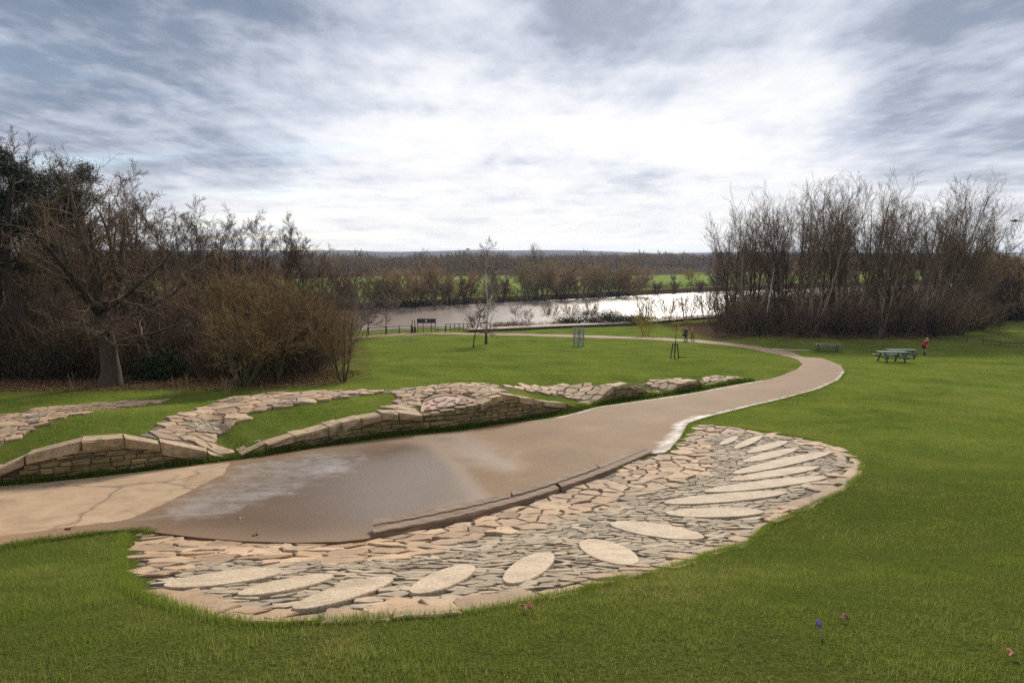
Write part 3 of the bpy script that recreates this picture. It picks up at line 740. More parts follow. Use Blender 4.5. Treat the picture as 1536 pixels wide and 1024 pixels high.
# sleeper kerb : two weathered timbers, the near one split in three baulks
sle=empty('timber_sleeper_edging',(float(SLP[:,0].mean()),float(SLP[:,1].mean()),h1(SLP[:,0].mean(),SLP[:,1].mean())))
tag(sle,'curved weathered timber sleepers edging the path above the stone fan','edging')
A=dens(SLP_T,.08); B=dens(SLP_B,.08); ka=np.linspace(0,1,90)
la=np.linspace(0,1,len(A)); lb=np.linspace(0,1,len(B))
A=np.stack([np.interp(ka,la,A[:,0]),np.interp(ka,la,A[:,1])],1); B=np.stack([np.interp(ka,lb,B[:,0]),np.interp(ka,lb,B[:,1])],1); A=smooth_line(A,6); B=smooth_line(B,6)
W=B-A; W=W/np.linalg.norm(W,axis=1)[:,None]; 
A=A+W*.02
def baulk(i0,i1,f0,f1,lift,dz):
    V=[];F=[];G=[]; ks=range(i0,i1+1); wdt=.42
    prof=[(f0,-.4),(f0,-.015),(f0+.03,0),(f1-.03,0),(f1,-.015),(f1,-.4)]
    for q,k in enumerate(ks):
        base=A[k]; zb=float(Hbase(np.array([A[k][0]]),np.array([A[k][1]]))[0]); t=k/89
        top=zb+.20*(1-t)+.075*t+dz
        for f,zz in prof:
            p=base+W[k]*wdt*f; jit=.006*math.sin(k*1.7+f*9)
            V.append((p[0],p[1],top+zz+jit)); G.append((k*.05,f*.42+dz*9,zz+lift,1))
    n=len(prof)
    for q in range(len(V)//n-1):
        for r in range(n-1): F.append((q*n+r,q*n+r+1,(q+1)*n+r+1,(q+1)*n+r))
    F2=[tuple(range(n-1,-1,-1)),tuple(range(len(V)-n,len(V)))]
    me=mesh_py('baulk',V,F+F2,M['timber']); a=me.attributes.new('grain','FLOAT_COLOR','POINT'); a.data.foreach_set('color',np.array(G,np.float32).ravel()); return me
for (i0,i1,f0,f1,dz) in ((0,30,0,.47,0),(31,62,0,.48,.012),(63,89,0,.47,-.008),(0,44,.50,1,-.012),(45,89,.51,1.0,.0)):
    child(baulk(i0,i1,f0,f1,i0*.37,dz),'timber_baulk',sle)

# paved ribbons over the banks
RL=['pale crazy paving ribbon curving over the far left grass bank','wide crazy paving ribbon sweeping from the wall over the grass bank','crazy paving apron around the carved half round panel','crazy paving apron running from the bank down to the path','short tilted crazy paving wedge behind the low wall','last small crazy paving wedge at the thin end of the wall']
for k,r in enumerate(RIB):
    o=empty('paved_ribbon',(float(r[:,0].mean()),float(r[:,1].mean()),h1(r[:,0].mean(),r[:,1].mean()))); tag(o,RL[k],'paving','paved ribbons over the grass banks')
    rd=dens(np.concatenate([r,r[:1]]),.35)[:-1]
    V,Fp=fill(shrink(rd,.05),.3,.0); V[:,2]+=.012; child(mesh_np('mortar_bed',V,Fp,M['mortar'],smooth=True),'mortar_bed',o)
    cells=voronoi_cells(rng,shrink(r,.05),.46 if k not in (0,2) else .36,.016,1.3,.25,.6)
    T=[];Sg=[]
    for c in cells:
        m=c.mean(0)
        if k==2 and inpoly(m[0:1],m[1:2],shrink(PANEL,-.12))[0]: continue
        T.append(c)
    child(stones_mesh('sandstone_paving',rng,T,M['tan'],.05,.01,.03,rough=.03),'sandstone_paving',o)
    if k<2:
        spot=upxy([(45,626),(70,622),(66,632),(40,642)]) if k==0 else upxy([(275,640),(300,632),(345,640),(320,652),(290,652)])
        cs=voronoi_cells(rng,spot,.13,.012,1.8,.2,.5); child(stones_mesh('slate_infill',rng,cs,M['slate'],.075,.01,.06,cham=.008),'slate_infill',o)
        if k==1:
            spot=upxy([(400,608),(440,602),(452,606),(412,613)]); cs=voronoi_cells(rng,spot,.13,.012,1.8,.2,.5); child(stones_mesh('slate_infill',rng,cs,M['slate'],.075,.01,.06,cham=.008),'slate_infill',o)

# ------------------------------------------------------------------ retaining walls
def wpos(s,t=0.0):
    x=np.interp(s,WS,WXY[:,0]); y=np.interp(s,WS,WXY[:,1]); e=.15
    dx=np.interp(s+e,WS,WXY[:,0])-np.interp(s-e,WS,WXY[:,0]); dy=np.interp(s+e,WS,WXY[:,1])-np.interp(s-e,WS,WXY[:,1]); L=math.hypot(dx,dy)
    return (x-dy/L*t, y+dx/L*t)
def wbase(s): p=wpos(s); return float(Hbase(np.array([p[0]]),np.array([p[1]]))[0])
def wh(s): return float(np.interp(s,WS,WH))
def block(V,F,s0,s1,b0,b1,t0,t1,front,depth,rng,ch=.014,j=.010):
    """stone between stations s0,s1 with bottoms b0,b1 and tops t0,t1"""
    base=len(V)
    def P(s,t,z): p=wpos(s,t); return (p[0],p[1],z)
    jj=lambda: rng.normal(0,j)
    c=[(s0,b0),(s1,b1),(s1,t1),(s0,t0)]
    outer=[]; innr=[]
    ms=(s0+s1)/2; mz=(b0+b1+t0+t1)/4
    for s,z in c:
        outer.append((s,z)); ds=ms-s; dz=mz-z
        innr.append((s+math.copysign(min(ch,abs(ds)*.4),ds)+jj()*.5, z+math.copysign(min(ch,abs(dz)*.4),dz)+jj()*.4))
    for s,z in innr: V.append(P(s,front+jj(),z))
    for s,z in outer: V.append(P(s,front+ch*.9,z))
    for s,z in outer: V.append(P(s,front+depth,z))
    f=[(0,1,2,3)]
    for i in range(4):
        k=(i+1)%4; f.append((i,4+i,4+k,k)); f.append((4+i,8+i,8+k,4+k))
    f.append((8,11,10,9))
    F+= [tuple(base+q for q in ff) for ff in f]
WALLS=[('stone_retaining_wall',-260,346.5,'low mossy sandstone retaining wall at the left end of the path',.19),
       ('stone_retaining_wall',353,873,'longest sandstone retaining wall with the carved half round panel',.17),
       ('stone_retaining_wall',878,998,'short mossy peaked wall end rising beside the path',.15),
       ('stone_retaining_wall',1001,1127,'small overgrown wall end farthest along the path',.15)]
wall_objs=[]
for nm,u0,u1,lab,ct in WALLS:
    s0,s1=s_of(u0),s_of(u1); p=wpos((s0+s1)/2); w=empty(nm,(p[0],p[1],wbase((s0+s1)/2))); tag(w,lab,'wall'); wall_objs.append(w)
    V=[];F=[]; cu=[s_of(631),s_of(719)]
    # coping
    s=s0; cV=[];cF=[]
    while s<s1-.05:
        L=min(rng.uniform(.42,.95)*(1.15 if u0<0 else .8),s1-s)
        if s1-s-L<.2: L=s1-s
        a,b=s+.008,s+L-.008
        if u0==353 and b>cu[0] and a<cu[1]:
            if a<cu[0]-.2: L=cu[0]-s; b=s+L-.008
            else: s=max(s+.1,cu[1]) ; continue
        ha,hb_=wh(a),wh(b); za,zb=wbase(a),wbase(b); k=min(1,max(.35,(ha+hb_)/.5))
        th=ct*k*rng.uniform(.75,1.35)
        if max(ha,hb_)>.04: block(cV,cF,a,b,za+max(ha-th,-.1),zb+max(hb_-th,-.1),za+max(ha,.03)+rng.uniform(-.015,.05),zb+max(hb_,.03)+rng.uniform(-.015,.05),-.035+rng.uniform(-.06,.03),rng.uniform(.34,.50),rng,.035,.030)
        s+=L
    # courses
    z=-.12; 
    while z<1.1:
        hh=rng.uniform(.05,.135); s=s0+rng.uniform(-.2,0)
        while s<s1:
            L=rng.uniform(.14,.42); a,b=max(s,s0)+.006,min(s+L,s1)-.006; s+=L
            if b-a<.05: continue
            top=min(wh(a),wh(b)); m=.5*(a+b)
            inpan=(u0==353 and cu[0]-.05<m<cu[1]+.05)
            lim=top-(0.0 if inpan else ct*.8)
            if z>lim: continue
            zt=min(z+hh-.010,lim+.05)+rng.uniform(-.025,.012); dz0,dz1=rng.uniform(-.012,.014,2); block(V,F,a,b,wbase(a)+z+dz0,wbase(b)+z+dz1,wbase(a)+zt+dz1,wbase(b)+zt+dz0,rng.uniform(-.035,.03),.2,rng,.020,.014)
        z+=hh
    # dark joints behind the faces
    ks=np.arange(s0,s1,.15); cb=len(V); nF=len(F)
    for k in ks:
        q=wpos(k,.045); zb=wbase(k); V+=[(q[0],q[1],zb-.15),(q[0],q[1],zb+max(wh(k)-.03,-.1))]
    for i in range(len(ks)-1): F.append((cb+2*i,cb+2*i+2,cb+2*i+3,cb+2*i+1))
    mi=[0]*nF+[1]*(len(F)-nF)
    child(mesh_py('stone_courses',V,F,[M['wallstone'],M['mortar']],False,mi),'stone_courses',w)
    child(mesh_py('coping_stones',cV,cF,M['coping']),'coping_stones',w)
# carved half round panel set in the long wall
wB=wall_objs[1]
pn=PANEL if area_ccw(PANEL)>0 else PANEL[::-1]
pd=dens(np.concatenate([pn,pn[:1]]),.08)[:-1]
V,Fp=fill(pd,.12,.075); n=len(pd); z=H(pd[:,0],pd[:,1]); b=len(V)
V=np.concatenate([V,np.column_stack([pd,z+.075]),np.column_stack([pd,z-.12])]); q=[]
for i in range(n):
    j=(i+1)%n; q+=[(b+i,b+n+i,b+n+j),(b+i,b+n+j,b+j)]
pan=child(mesh_np('carved_panel',V,np.concatenate([Fp,np.array(q)]),M['pink']),'carved_panel',wB)
mb=MB()
def onpanel(pts,r):
    P=upxy(pts); P=dens(P,.05); z=H(P[:,0],P[:,1])+.082; mb.tube([(a,b_,c) for (a,b_),c in zip(P,z)],r,6)
onpanel([(637,606),(648,600.5),(660,597.5),(671,596.5),(686,598)],.022)
for pts in ([(638,610),(643,608)],[(639,616),(645,615)],[(636,619.5),(648,619)],[(650,603),(653,607),(660,606.5),(666,604),(670,601)],[(646,611),(652,611.5),(657,610)],[(654,614),(662,615),(668,612),(672,607),(678,605),(683,604)],
            [(681,607),(685,610),(692,610.5),(699,609)],[(690,603.5),(695,603)],[(688,607),(695,606),(702,606)],[(671,614.5),(678,613)],[(706,607.5),(710,606.5)],[(700,603.5),(704,605.5)]):
    onpanel(pts,.020)
co=mb.build('carved_relief',M['carve'],pan)

# ------------------------------------------------------------------ grass blades
gr=np.random.default_rng(5)
RIBALL=[shrink(r,.05) for r in RIB]
def blades(n,dmin,dmax,power,h0,h1_,w0,w1,wide=1.02):
    d=dmin+(dmax-dmin)*gr.random(n)**power; x=(gr.random(n)*2-1)*(wide*.853*(d*1.0+1.6)+.4)
    return x,d
def cull(x,y,edge=True):
    k=~inpoly(x,y,shrink(PATH,.03))&~inpoly(x,y,MOS)
    m=(y>9)&(y<26)
    idx=np.nonzero(m&k)[0]
    if len(idx):
        bad=np.zeros(len(idx),bool)
        for r in RIBALL: bad|=inpoly(x[idx],y[idx],r)
        bad|=inpoly(x[idx],y[idx],PANEL)
        S,T=wall_st(x[idx],y[idx]); U=np.interp(S,WS,WU)
        bad|=(T>-.02)&(T<.36)&(U<1128)&(np.interp(S,WS,WH)>.05)
        k[idx[bad]]=False
    k&=~inpoly(x,y,SLP)&~inpoly(x,y,CLUMP)&(y<np.interp(x,NEAR[:,0],NEAR[:,1])-4)
    return k
bx=[];by=[];bh=[];bw=[];bt=[]
def addb(x,y,h,w,t): bx.append(x);by.append(y);bh.append(h);bw.append(w);bt.append(t)
for (n,d0,d1,pw,ha,wa) in ((NB[0],1.0,6,.75,(.018,.045),(.0028,.0048)),(NB[1],6,13,.8,(.02,.048),(.005,.008)),(NB[2],13,26,.8,(.03,.07),(.009,.015)),(NB[3],26,72,.75,(.04,.08),(.022,.036))):
    x,y=blades(n,d0,d1,pw,0,0,0,0); k=cull(x,y); x=x[k];y=y[k]
    # patchy density
    pt=fbm(x*1.3,y*1.3,41); keep=gr.random(len(x))<np.clip(.42+1.5*(pt-.25),.28,1); x=x[keep];y=y[keep];pt=pt[keep]
    cl=fbm(x*5,y*5,43,2)
    litm=inpoly(x,y,LIT)&(gr.random(len(x))<.8)
    x=x[~litm];y=y[~litm];cl=cl[~litm];pt=pt[~litm]; n=len(x)
    h=(ha[0]+(ha[1]-ha[0])*gr.random(n))*(.35+1.5*cl**1.5); w=wa[0]+(wa[1]-wa[0])*gr.random(n)
    brown=.30*(1-sstep(2,9,x+.3*y))+.20*(fbm(x*.6,y*.6,71)>.55)+.12
    t=np.clip(-.04+.62*fbm(x*.9,y*.9,44)+.34*fbm(x*.25,y*.25,46)+.40*(gr.random(n)-.5)+(gr.random(n)<brown*.55)*.45*gr.random(n),0,1)
    addb(x,y,h,w,t)
# longer tufts along edges: wall foot, path rim, mosaic rim
def fringe(line,n,spread,off,h,w,tint,closed=False):
    L=dens(np.asarray(line),.05); i=gr.integers(0,len(L)-1,n); p=L[i]; T=L[np.minimum(i+1,len(L)-1)]-L[i]; T/=np.linalg.norm(T,axis=1)[:,None]+1e-9
    o=off+gr.normal(0,spread,n); p=p+np.stack([-T[:,1],T[:,0]],1)*o[:,None]+gr.normal(0,.02,(n,2)); k=fbm(p[:,0]*2.2,p[:,1]*2.2,51)
    addb(p[:,0],p[:,1],(h[0]+(h[1]-h[0])*gr.random(n))*(.35+1.1*k),w[0]+(w[1]-w[0])*gr.random(n),np.clip(tint+.3*(gr.random(n)-.5)+.2*(k-.5),0,1))
wl=np.array([wpos(s,-.03) for s in np.arange(s_of(-60),s_of(1135),.2)])
fringe(wl,34000,.06,-.07,(.07,.22),(.010,.020),.10)
fringe(wl,9000,.10,-.16,(.03,.09),(.008,.016),.22)
gap=np.array([wpos(s,.0) for s in np.arange(s_of(330),s_of(372),.1)]); fringe(gap,1200,.06,.1,(.05,.15),(.01,.02),.2)
fringe(np.array([wpos(s,-.05) for s in np.arange(s_of(866),s_of(1127),.2)]),9000,.08,.02,(.10,.30),(.012,.022),.25)
rimL=upxy([(-260,880),(-120,850),(0,823),(60,812),(130,802),(185,796),(215,795),(232,801)],Hbase)
fringe(rimL,9000,.05,-.03,(.04,.10),(.005,.009),.2)
fringe(PFd[(PFd[:,1]>14)&(PFd[:,1]<34)&(PFd[:,0]>4)],9000,.05,-.06,(.03,.08),(.008,.014),.35)
fringe(np.concatenate([MOS[18:],MOS[:1]]),22000,.03,-.02 if area_ccw(MOS)>0 else .02,(.035,.085),(.004,.008),.4)
fringe(MOS[13:19],6000,.04,-.02 if area_ccw(MOS)>0 else .02,(.03,.07),(.007,.012),.4)
x=np.concatenate(bx);y=np.concatenate(by);h=np.concatenate(bh);w=np.concatenate(bw);t=np.concatenate(bt)
n=len(x); z=H(x,y)-.015; az=gr.random(n)*2*PI; fa=gr.random(n)*2*PI; lean=np.abs(gr.normal(0,.55,n))*h
V=np.empty((n,3,3),np.float32)
V[:,0]=np.stack([x-np.cos(az)*w/2,y-np.sin(az)*w/2,z],1); V[:,1]=np.stack([x+np.cos(az)*w/2,y+np.sin(az)*w/2,z],1)
V[:,2]=np.stack([x+np.cos(fa)*lean,y+np.sin(fa)*lean,z+.015+h],1)
grass=obj_from_mesh('grass',mesh_np('grass',V.reshape(-1,3),np.arange(3*n).reshape(-1,3),M['blade'],{'tint':np.repeat(t,3)}))
tag(grass,kind='stuff'); print('blades',n)
# ------------------------------------------------------------------ trees
def norm(a): return a/(np.linalg.norm(a,axis=-1,keepdims=True)+1e-9)
class Tree:
    """levels of tapered polylines, each level grown from the one before"""
    def __init__(s,seed): s.r=np.random.default_rng(seed); s.lv=[]
    def stems(s,n,length,radius,tilt,seg=10,wig=.05,up=.03,base=.15,tip=.25,lean=(0,0)):
        r=s.r; az=np.arange(n)*2*PI/n+r.uniform(-.5,.5,n); tl=rad(1)*r.uniform(tilt[0],tilt[1],n)
        d=np.stack([np.sin(tl)*np.cos(az),np.sin(tl)*np.sin(az),np.cos(tl)],1); d[:,0]+=lean[0]; d[:,1]+=lean[1]; d=norm(d)
        p=np.stack([np.cos(az)*base,np.sin(az)*base,np.full(n,-.12)],1) if n>1 else np.array([[0,0,-.12]])
        L=length*r.uniform(.78,1.08,n) if n>1 else np.array([length*1.0])
        R=radius*r.uniform(.7,1.1,n) if n>1 else np.array([radius*1.0])
        s.lv.append(s._grow(p,d,L,R,seg,wig,up,tip)); return s
    def _grow(s,p,d,L,R,seg,wig,up,tip,flare=False):
        n=len(p); P=np.empty((n,seg+1,3)); P[:,0]=p; st=(L/seg)[:,None]
        for k in range(seg):
            d=norm(d+s.r.normal(0,wig,(n,3))+np.array([0,0,up])); P[:,k+1]=P[:,k]+d*st
        f=np.linspace(1,0,seg+1)[None]; RR=R[:,None]*(tip+(1-tip)*f)
        return P,RR,L
    def branch(s,count,t=(.25,1),ang=(50,12),ln=.45,fall=.5,rs=.55,rmin=.004,seg=6,wig=.12,up=.05,tip=.3,par=-1,minlen=.12):
        P,R,L=s.lv[par]; n,m,_=P.shape; r=s.r
        T=t[0]+(t[1]-t[0])*(np.arange(count)[None]+r.random((n,count)))/count; T=np.minimum(T,.999)
        x=T*(m-1); i=x.astype(int); f=(x-i)[...,None]; ii=np.arange(n)[:,None]
        p=P[ii,i]*(1-f)+P[ii,i+1]*f; d=norm(P[ii,i+1]-P[ii,i]); rr=R[ii,i]*(1-f[...,0])+R[ii,i+1]*f[...,0]
        az=np.arange(count)[None]*2.4+r.uniform(0,6.28,(n,1))+r.normal(0,.5,(n,count))
        ref=np.where(np.abs(d[...,2:3])>.9,np.array([1.,0,0]),np.array([0,0,1.])); u=norm(np.cross(d,ref)); v=np.cross(d,u)
        a=rad(1)*np.clip(r.normal(ang[0],ang[1],(n,count)),8,120)
        nd=d*np.cos(a)[...,None]+(u*np.cos(az)[...,None]+v*np.sin(az)[...,None])*np.sin(a)[...,None]
        ln_=np.maximum(L[:,None]*ln*(1-fall*T)*r.uniform(.6,1.25,(n,count)),minlen)
        rad_=np.maximum(rr*rs*r.uniform(.7,1.1,(n,count)),rmin)
        s.lv.append(s._grow(p.reshape(-1,3),nd.reshape(-1,3),ln_.ravel(),rad_.ravel(),seg,wig,up,tip)); return s
    def mesh(s,name,levels,mat,sides):
        VV=[];FF=[];b=0
        for lv,k in zip(levels,sides):
            P,R,_=s.lv[lv]; n,m,_=P.shape
            T=np.gradient(P,axis=1); T=norm(T); ref=np.where(np.abs(T[...,2:3])>.93,np.array([1.,0,0]),np.array([0,0,1.]))
            u=norm(np.cross(T,ref)); v=np.cross(T,u); a=np.arange(k)*2*PI/k
            ring=P[:,:,None]+R[:,:,None,None]*(u[:,:,None]*np.cos(a)[None,None,:,None]+v[:,:,None]*np.sin(a)[None,None,:,None])
            VV.append(ring.reshape(-1,3)); ix=(np.arange(n*m*k).reshape(n,m,k))+b; nx_=np.roll(ix,-1,2)
            if k==2: F=np.stack([ix[:,:-1,0],ix[:,:-1,1],ix[:,1:,1],ix[:,1:,0]],-1).reshape(-1,4)
            else: F=np.stack([ix[:,:-1],nx_[:,:-1],nx_[:,1:],ix[:,1:]],-1).reshape(-1,4)
            FF.append(F); b+=n*m*k
        return mesh_np(name,np.concatenate(VV),np.concatenate(FF),mat,smooth=True)
    def tips(s,lv=-1):
        P,R,L=s.lv[lv]; return P
    def height(s): return max(l[0][...,2].max() for l in s.lv)
    def flare(s,h=1.0,k=1.5):
        P,R,L=s.lv[0]; z=P[...,2]; R*=1+(k-1)*np.exp(-np.maximum(z,0)/h*2.2); return s

def leafcloud(name,cen,n,spread,size,mat,seed,aspect=.45,droop=0.0):
    r=np.random.default_rng(seed); c=cen[r.integers(0,len(cen),n)]+r.normal(0,1,(n,3))*np.array(spread)
    a=norm(r.normal(0,1,(n,3))+np.array([0,0,-droop])); b=norm(np.cross(a,r.normal(0,1,(n,3)))); L=size*r.uniform(.6,1.3,n)[:,None]
    V=np.stack([c-a*L*.5,c+b*L*aspect*.5,c+a*L*.5,c-b*L*aspect*.5],1).reshape(-1,3)
    return mesh_np(name,V,np.arange(4*n).reshape(-1,4),mat)

PROTO={}
def proto(key,tree,trunk_lv,crown_lv,tmat,cmat,tsides,csides,extra=None):
    PROTO[key]=(tree.mesh(key+'_trunk',trunk_lv,tmat,tsides),tree.mesh(key+'_crown',crown_lv,cmat,csides),tree.height(),extra)
# big oak
def oak(seed):
    t=Tree(seed); t.stems(1,4.0,.36,(0,3),seg=10,wig=.05,up=.02,tip=.72); t.flare(.9,1.45)
    t.branch(7,(.82,1),(32,12),1.5,.1,.62,.05,10,.13,.05,.22,par=0,minlen=3); t.branch(8,(.50,.92),(80,8),1.35,.1,.42,.05,10,.14,.035,.22,par=0,minlen=2)
    A,B=t.lv[1],t.lv[2]; t.lv=[t.lv[0],tuple(np.concatenate([p,q]) for p,q in zip(A,B))]
    t.branch(13,(.18,1),(50,14),.46,.35,.5,.016,8,.17,.05,.25)
    t.branch(9,(.12,1),(45,15),.46,.3,.5,.009,5,.17,.05,.35)
    t.branch(6,(.1,1),(42,15),.52,.3,.6,.006,3,.17,.04,.6)
    return t
proto('oak',oak(3),(0,1),(2,3,4),M['bark_oak'],M['tw_oak'],(10,6),(4,3,3))
def woodtree(seed,h=13,sp=38,n=19):
    t=Tree(seed); t.stems(1,h*.95,.19,(0,5),seg=12,wig=.05,up=.05,tip=.15); t.flare(.8,1.4)
    t.branch(n,(.2,1),(sp,10),.42,.45,.55,.02,8,.10,.09,.25,minlen=.8)
    t.branch(9,(.15,1),(38,12),.46,.3,.5,.013,6,.13,.07,.3)
    t.branch(9,(.12,1),(36,12),.5,.3,.6,.011,4,.14,.06,.5)
    t.branch(5,(.12,1),(34,12),.6,.3,.75,.009,2,.12,.05,.7)
    return t
proto('wood_a',woodtree(21),(0,1),(2,3,4),M['bark_dark'],M['tw_dark'],(8,5),(3,3,3))
proto('wood_b',woodtree(22,13,44,14),(0,1),(2,3,4),M['bark_dark'],M['tw_red'],(8,5),(3,3,3))
proto('wood_c',woodtree(23,13,30,18),(0,1),(2,3,4),M['bark_oak'],M['tw_oak'],(8,5),(3,3,3))
# dense multi-stemmed olive shrub (alder buckthorn / hazel habit)
def shrub(seed,n=9,h=5.2,tilt=(6,48)):
    t=Tree(seed); t.stems(n,h,.075,tilt,seg=9,wig=.06,up=.05,base=.16,tip=.15)
    t.branch(11,(.26,1),(38,12),.42,.35,.5,.010,6,.10,.07,.3)
    t.branch(9,(.12,1),(36,12),.45,.3,.55,.008,4,.10,.07,.5)
    t.branch(7,(.1,1),(34,12),.55,.3,.7,.006,2,.10,.05,.7)
    return t
proto('shrub_a',shrub(31,11),(0,1),(2,3),M['bark_olive'],M['tw_olive'],(7,4),(3,3))
proto('shrub_b',shrub(32,7,5.2,(4,34)),(0,1),(2,3),M['bark_olive'],M['tw_olive'],(7,4),(3,3))
proto('shrub_red',shrub(33,9,5,(4,38)),(0,1),(2,3),M['bark_dark'],M['tw_red'],(6,4),(3,3))
proto('shrub_grey',shrub(34,8,5,(8,50)),(0,1),(2,3),M['bark_willow'],M['tw_grey'],(6,4),(3,3))
# tall willows, fastigiate and many stemmed
def willow(seed,n=4,h=18,tilt=(4,21),lean=(0,0)):
    t=Tree(seed); t.stems(n,h,.21,tilt,seg=14,wig=.035,up=.035,base=.42,tip=.10,lean=lean)
    t.branch(5,(.18,.66),(25,8),.58,.38,.62,.05,11,.06,.06,.12,minlen=4)
    A,B=t.lv[0],t.lv[1]
    r_=lambda q:np.stack([q[:,0]]+[q[:,1:].reshape(len(q),-1) for _ in ()],0) if False else q
    m_=12; f=np.linspace(0,A[0].shape[1]-1,m_); i=np.minimum(f.astype(int),A[0].shape[1]-2); g=f-i
    A=(A[0][:,i]*(1-g)[None,:,None]+A[0][:,i+1]*g[None,:,None],A[1][:,i]*(1-g)+A[1][:,i+1]*g,A[2]); t.lv=[tuple(np.concatenate([p,q]) for p,q in zip(A,B))]
    t.branch(11,(.28,1),(36,9),.27,.30,.5,.022,7,.09,.05,.25,minlen=1.5)
    t.branch(5,(.2,1),(28,9),.54,.3,.55,.013,5,.08,.05,.4)
    t.branch(4,(.15,1),(28,10),.64,.3,.75,.010,3,.09,.03,.6)
    return t
proto('willow_a',willow(41),(0,),(1,2,3),M['bark_willow'],M['tw_willow'],(6,),(3,3,3))
proto('willow_b',willow(42,5,18,(5,25)),(0,),(1,2,3),M['bark_willow'],M['tw_willow'],(6,),(3,3,3))
proto('willow_c',willow(43,5,18,(4,20),(.16,0)),(0,),(1,2,3),M['bark_willow'],M['tw_willow'],(6,),(3,3,3))
proto('willow_d',willow(44,3,18,(1,9)),(0,),(1,2,3),M['bark_dark'],M['tw_willow'],(6,),(3,3,3))
# birch with a forked white stem
t=Tree(52); t.stems(1,4.2,.16,(0,2),seg=9,wig=.03,up=.0,tip=.72); t.flare(.5,1.25)
P,R,L=t.lv[0]; top=P[0,-1]
P2,R2,L2=t._grow(np.array([top,top]),norm(np.array([[-.16,0,1],[.20,.05,1.]])),np.array([6.9,5.0]),np.array([.112,.095]),12,.035,.04,.12); t.lv.append((P2,R2,L2))
t.branch(19,(.05,1),(30,8),.36,.55,.42,.020,7,.09,.03,.25,par=1,minlen=.7)
t.branch(9,(.15,1),(38,12),.5,.3,.6,.017,5,.11,-.03,.5)
t.branch(5,(.15,1),(38,12),.55,.3,.8,.016,3,.10,-.10,.8)
t.branch(7,(.35,.98),(42,9),.55,.2,.4,.02,7,.08,.03,.25,par=0); t.branch(9,(.2,1),(40,12),.5,.3,.6,.014,4,.10,.0,.6)
proto('birch',t,(0,1,2,5),(3,4,6),M['birch'],M['tw_birch'],(9,8,5,5),(3,3,3))
def sapl(seed,h=3.6,n=12,a=60,ln=.5):
    t=Tree(seed); t.stems(1,h,.06,(0,4),seg=8,wig=.06,up=.03,tip=.3); t.branch(n,(.28,1),(a,12),ln,.4,.55,.024,6,.12,.03,.4); t.branch(9,(.2,1),(45,12),.5,.3,.65,.017,4,.13,.02,.6); t.branch(6,(.2,1),(45,12),.5,.3,.75,.014,2,.1,0,.7)
    return t
proto('sapling',sapl(61),(0,1),(2,3),M['bark_dark'],M['tw_dark'],(6,4),(3,3))
proto('sapling_b',sapl(62,4.2,10,55,.55),(0,1),(2,3),M['bark_dark'],M['tw_grey'],(6,4),(3,3))
# thin whips at the water's edge
t=Tree(71); t.stems(12,4.2,.045,(3,26),seg=7,wig=.05,up=.03,base=.3,tip=.3); t.branch(8,(.3,1),(26,9),.38,.4,.7,.02,4,.08,.05,.6); t.branch(5,(.2,1),(26,9),.5,.3,.8,.016,2,.08,.03,.7)
proto('whips',t,(0,),(1,2),M['bark_willow'],M['tw_willow'],(4,),(3,3))
proto('whips_yellow',t,(0,),(1,2),M['tw_yellow'],M['tw_yellow'],(4,),(3,3))
# rounded bankside willow for the far bank
def bankwillow(seed,n=9,tilt=(6,42)):
    t=Tree(seed); t.stems(n,8.2,.16,tilt,seg=8,wig=.07,up=.03,base=.5,tip=.15); t.branch(12,(.25,1),(36,11),.38,.4,.5,.05,5,.10,.06,.35); t.branch(10,(.15,1),(34,11),.42,.3,.6,.033,3,.1,.05,.5); t.branch(5,(.2,1),(32,11),.5,.3,.8,.026,2,.1,.04,.7)
    return t
proto('bank_a',bankwillow(81),(0,),(1,2,3),M['bark_willow'],M['tw_green'],(5,),(3,3,3))
proto('bank_c',bankwillow(86,10,(6,46)),(0,),(1,2,3),M['bark_dark'],M['tw_far'],(5,),(3,3,3))
proto('bank_b',bankwillow(82,12,(8,55)),(0,),(1,2,3),M['bark_willow'],M['tw_tan'],(5,),(3,3,3))
proto('bank_red',bankwillow(83,8,(4,36)),(0,),(1,2,3),M['bark_dark'],M['tw_red'],(5,),(3,3,3))
proto('bank_yellow',bankwillow(84,8,(6,45)),(0,),(1,2,3),M['bark_dark'],M['tw_yellow'],(5,),(3,3,3))
# evergreen: leaning pine with needle clumps
t=Tree(91); t.stems(1,12,.30,(2,4),seg=12,wig=.06,up=.02,tip=.3,lean=(-.12,0)); t.branch(20,(.50,1),(66,10),.34,.35,.5,.03,7,.12,.06,.3); t.branch(9,(.35,1),(45,12),.40,.3,.5,.012,5,.12,.08,.4)
tp=t.tips(2)[:,2:].reshape(-1,3)
PROTO['pine']=(t.mesh('pine_trunk',(0,1,2),M['bark_dark'],(9,5,4)),leafcloud('pine_crown',tp,70000,(.22,.22,.14),.16,M['lf_pine'],5,.22),t.height(),None)

def plant(key,name,loc,height,label,cat='tree',group=None,rz=0.0,wide=1.0,parts=('trunk','crown')):
    tm,cm,h0,ex=PROTO[key]; s=height/h0
    o=empty(name,loc,rz,(s*wide,s*wide,s)); tag(o,label,cat,group)
    obj_from_mesh(parts[0],tm,o); obj_from_mesh(parts[1],cm,o)
    if ex is not None: obj_from_mesh('limb',ex,o)
    return o
def plant_px(key,name,u,vbase,vtop,label,rz=None,wide=1.0,group=None,cat='tree',parts=('trunk','crown')):
    p=at(u,vbase); h=(vbase-vtop)*mpp(p)*1.015
    return plant(key,name,p,h,label,cat,group,(u*.7%6.28) if rz is None else rz,wide,parts)
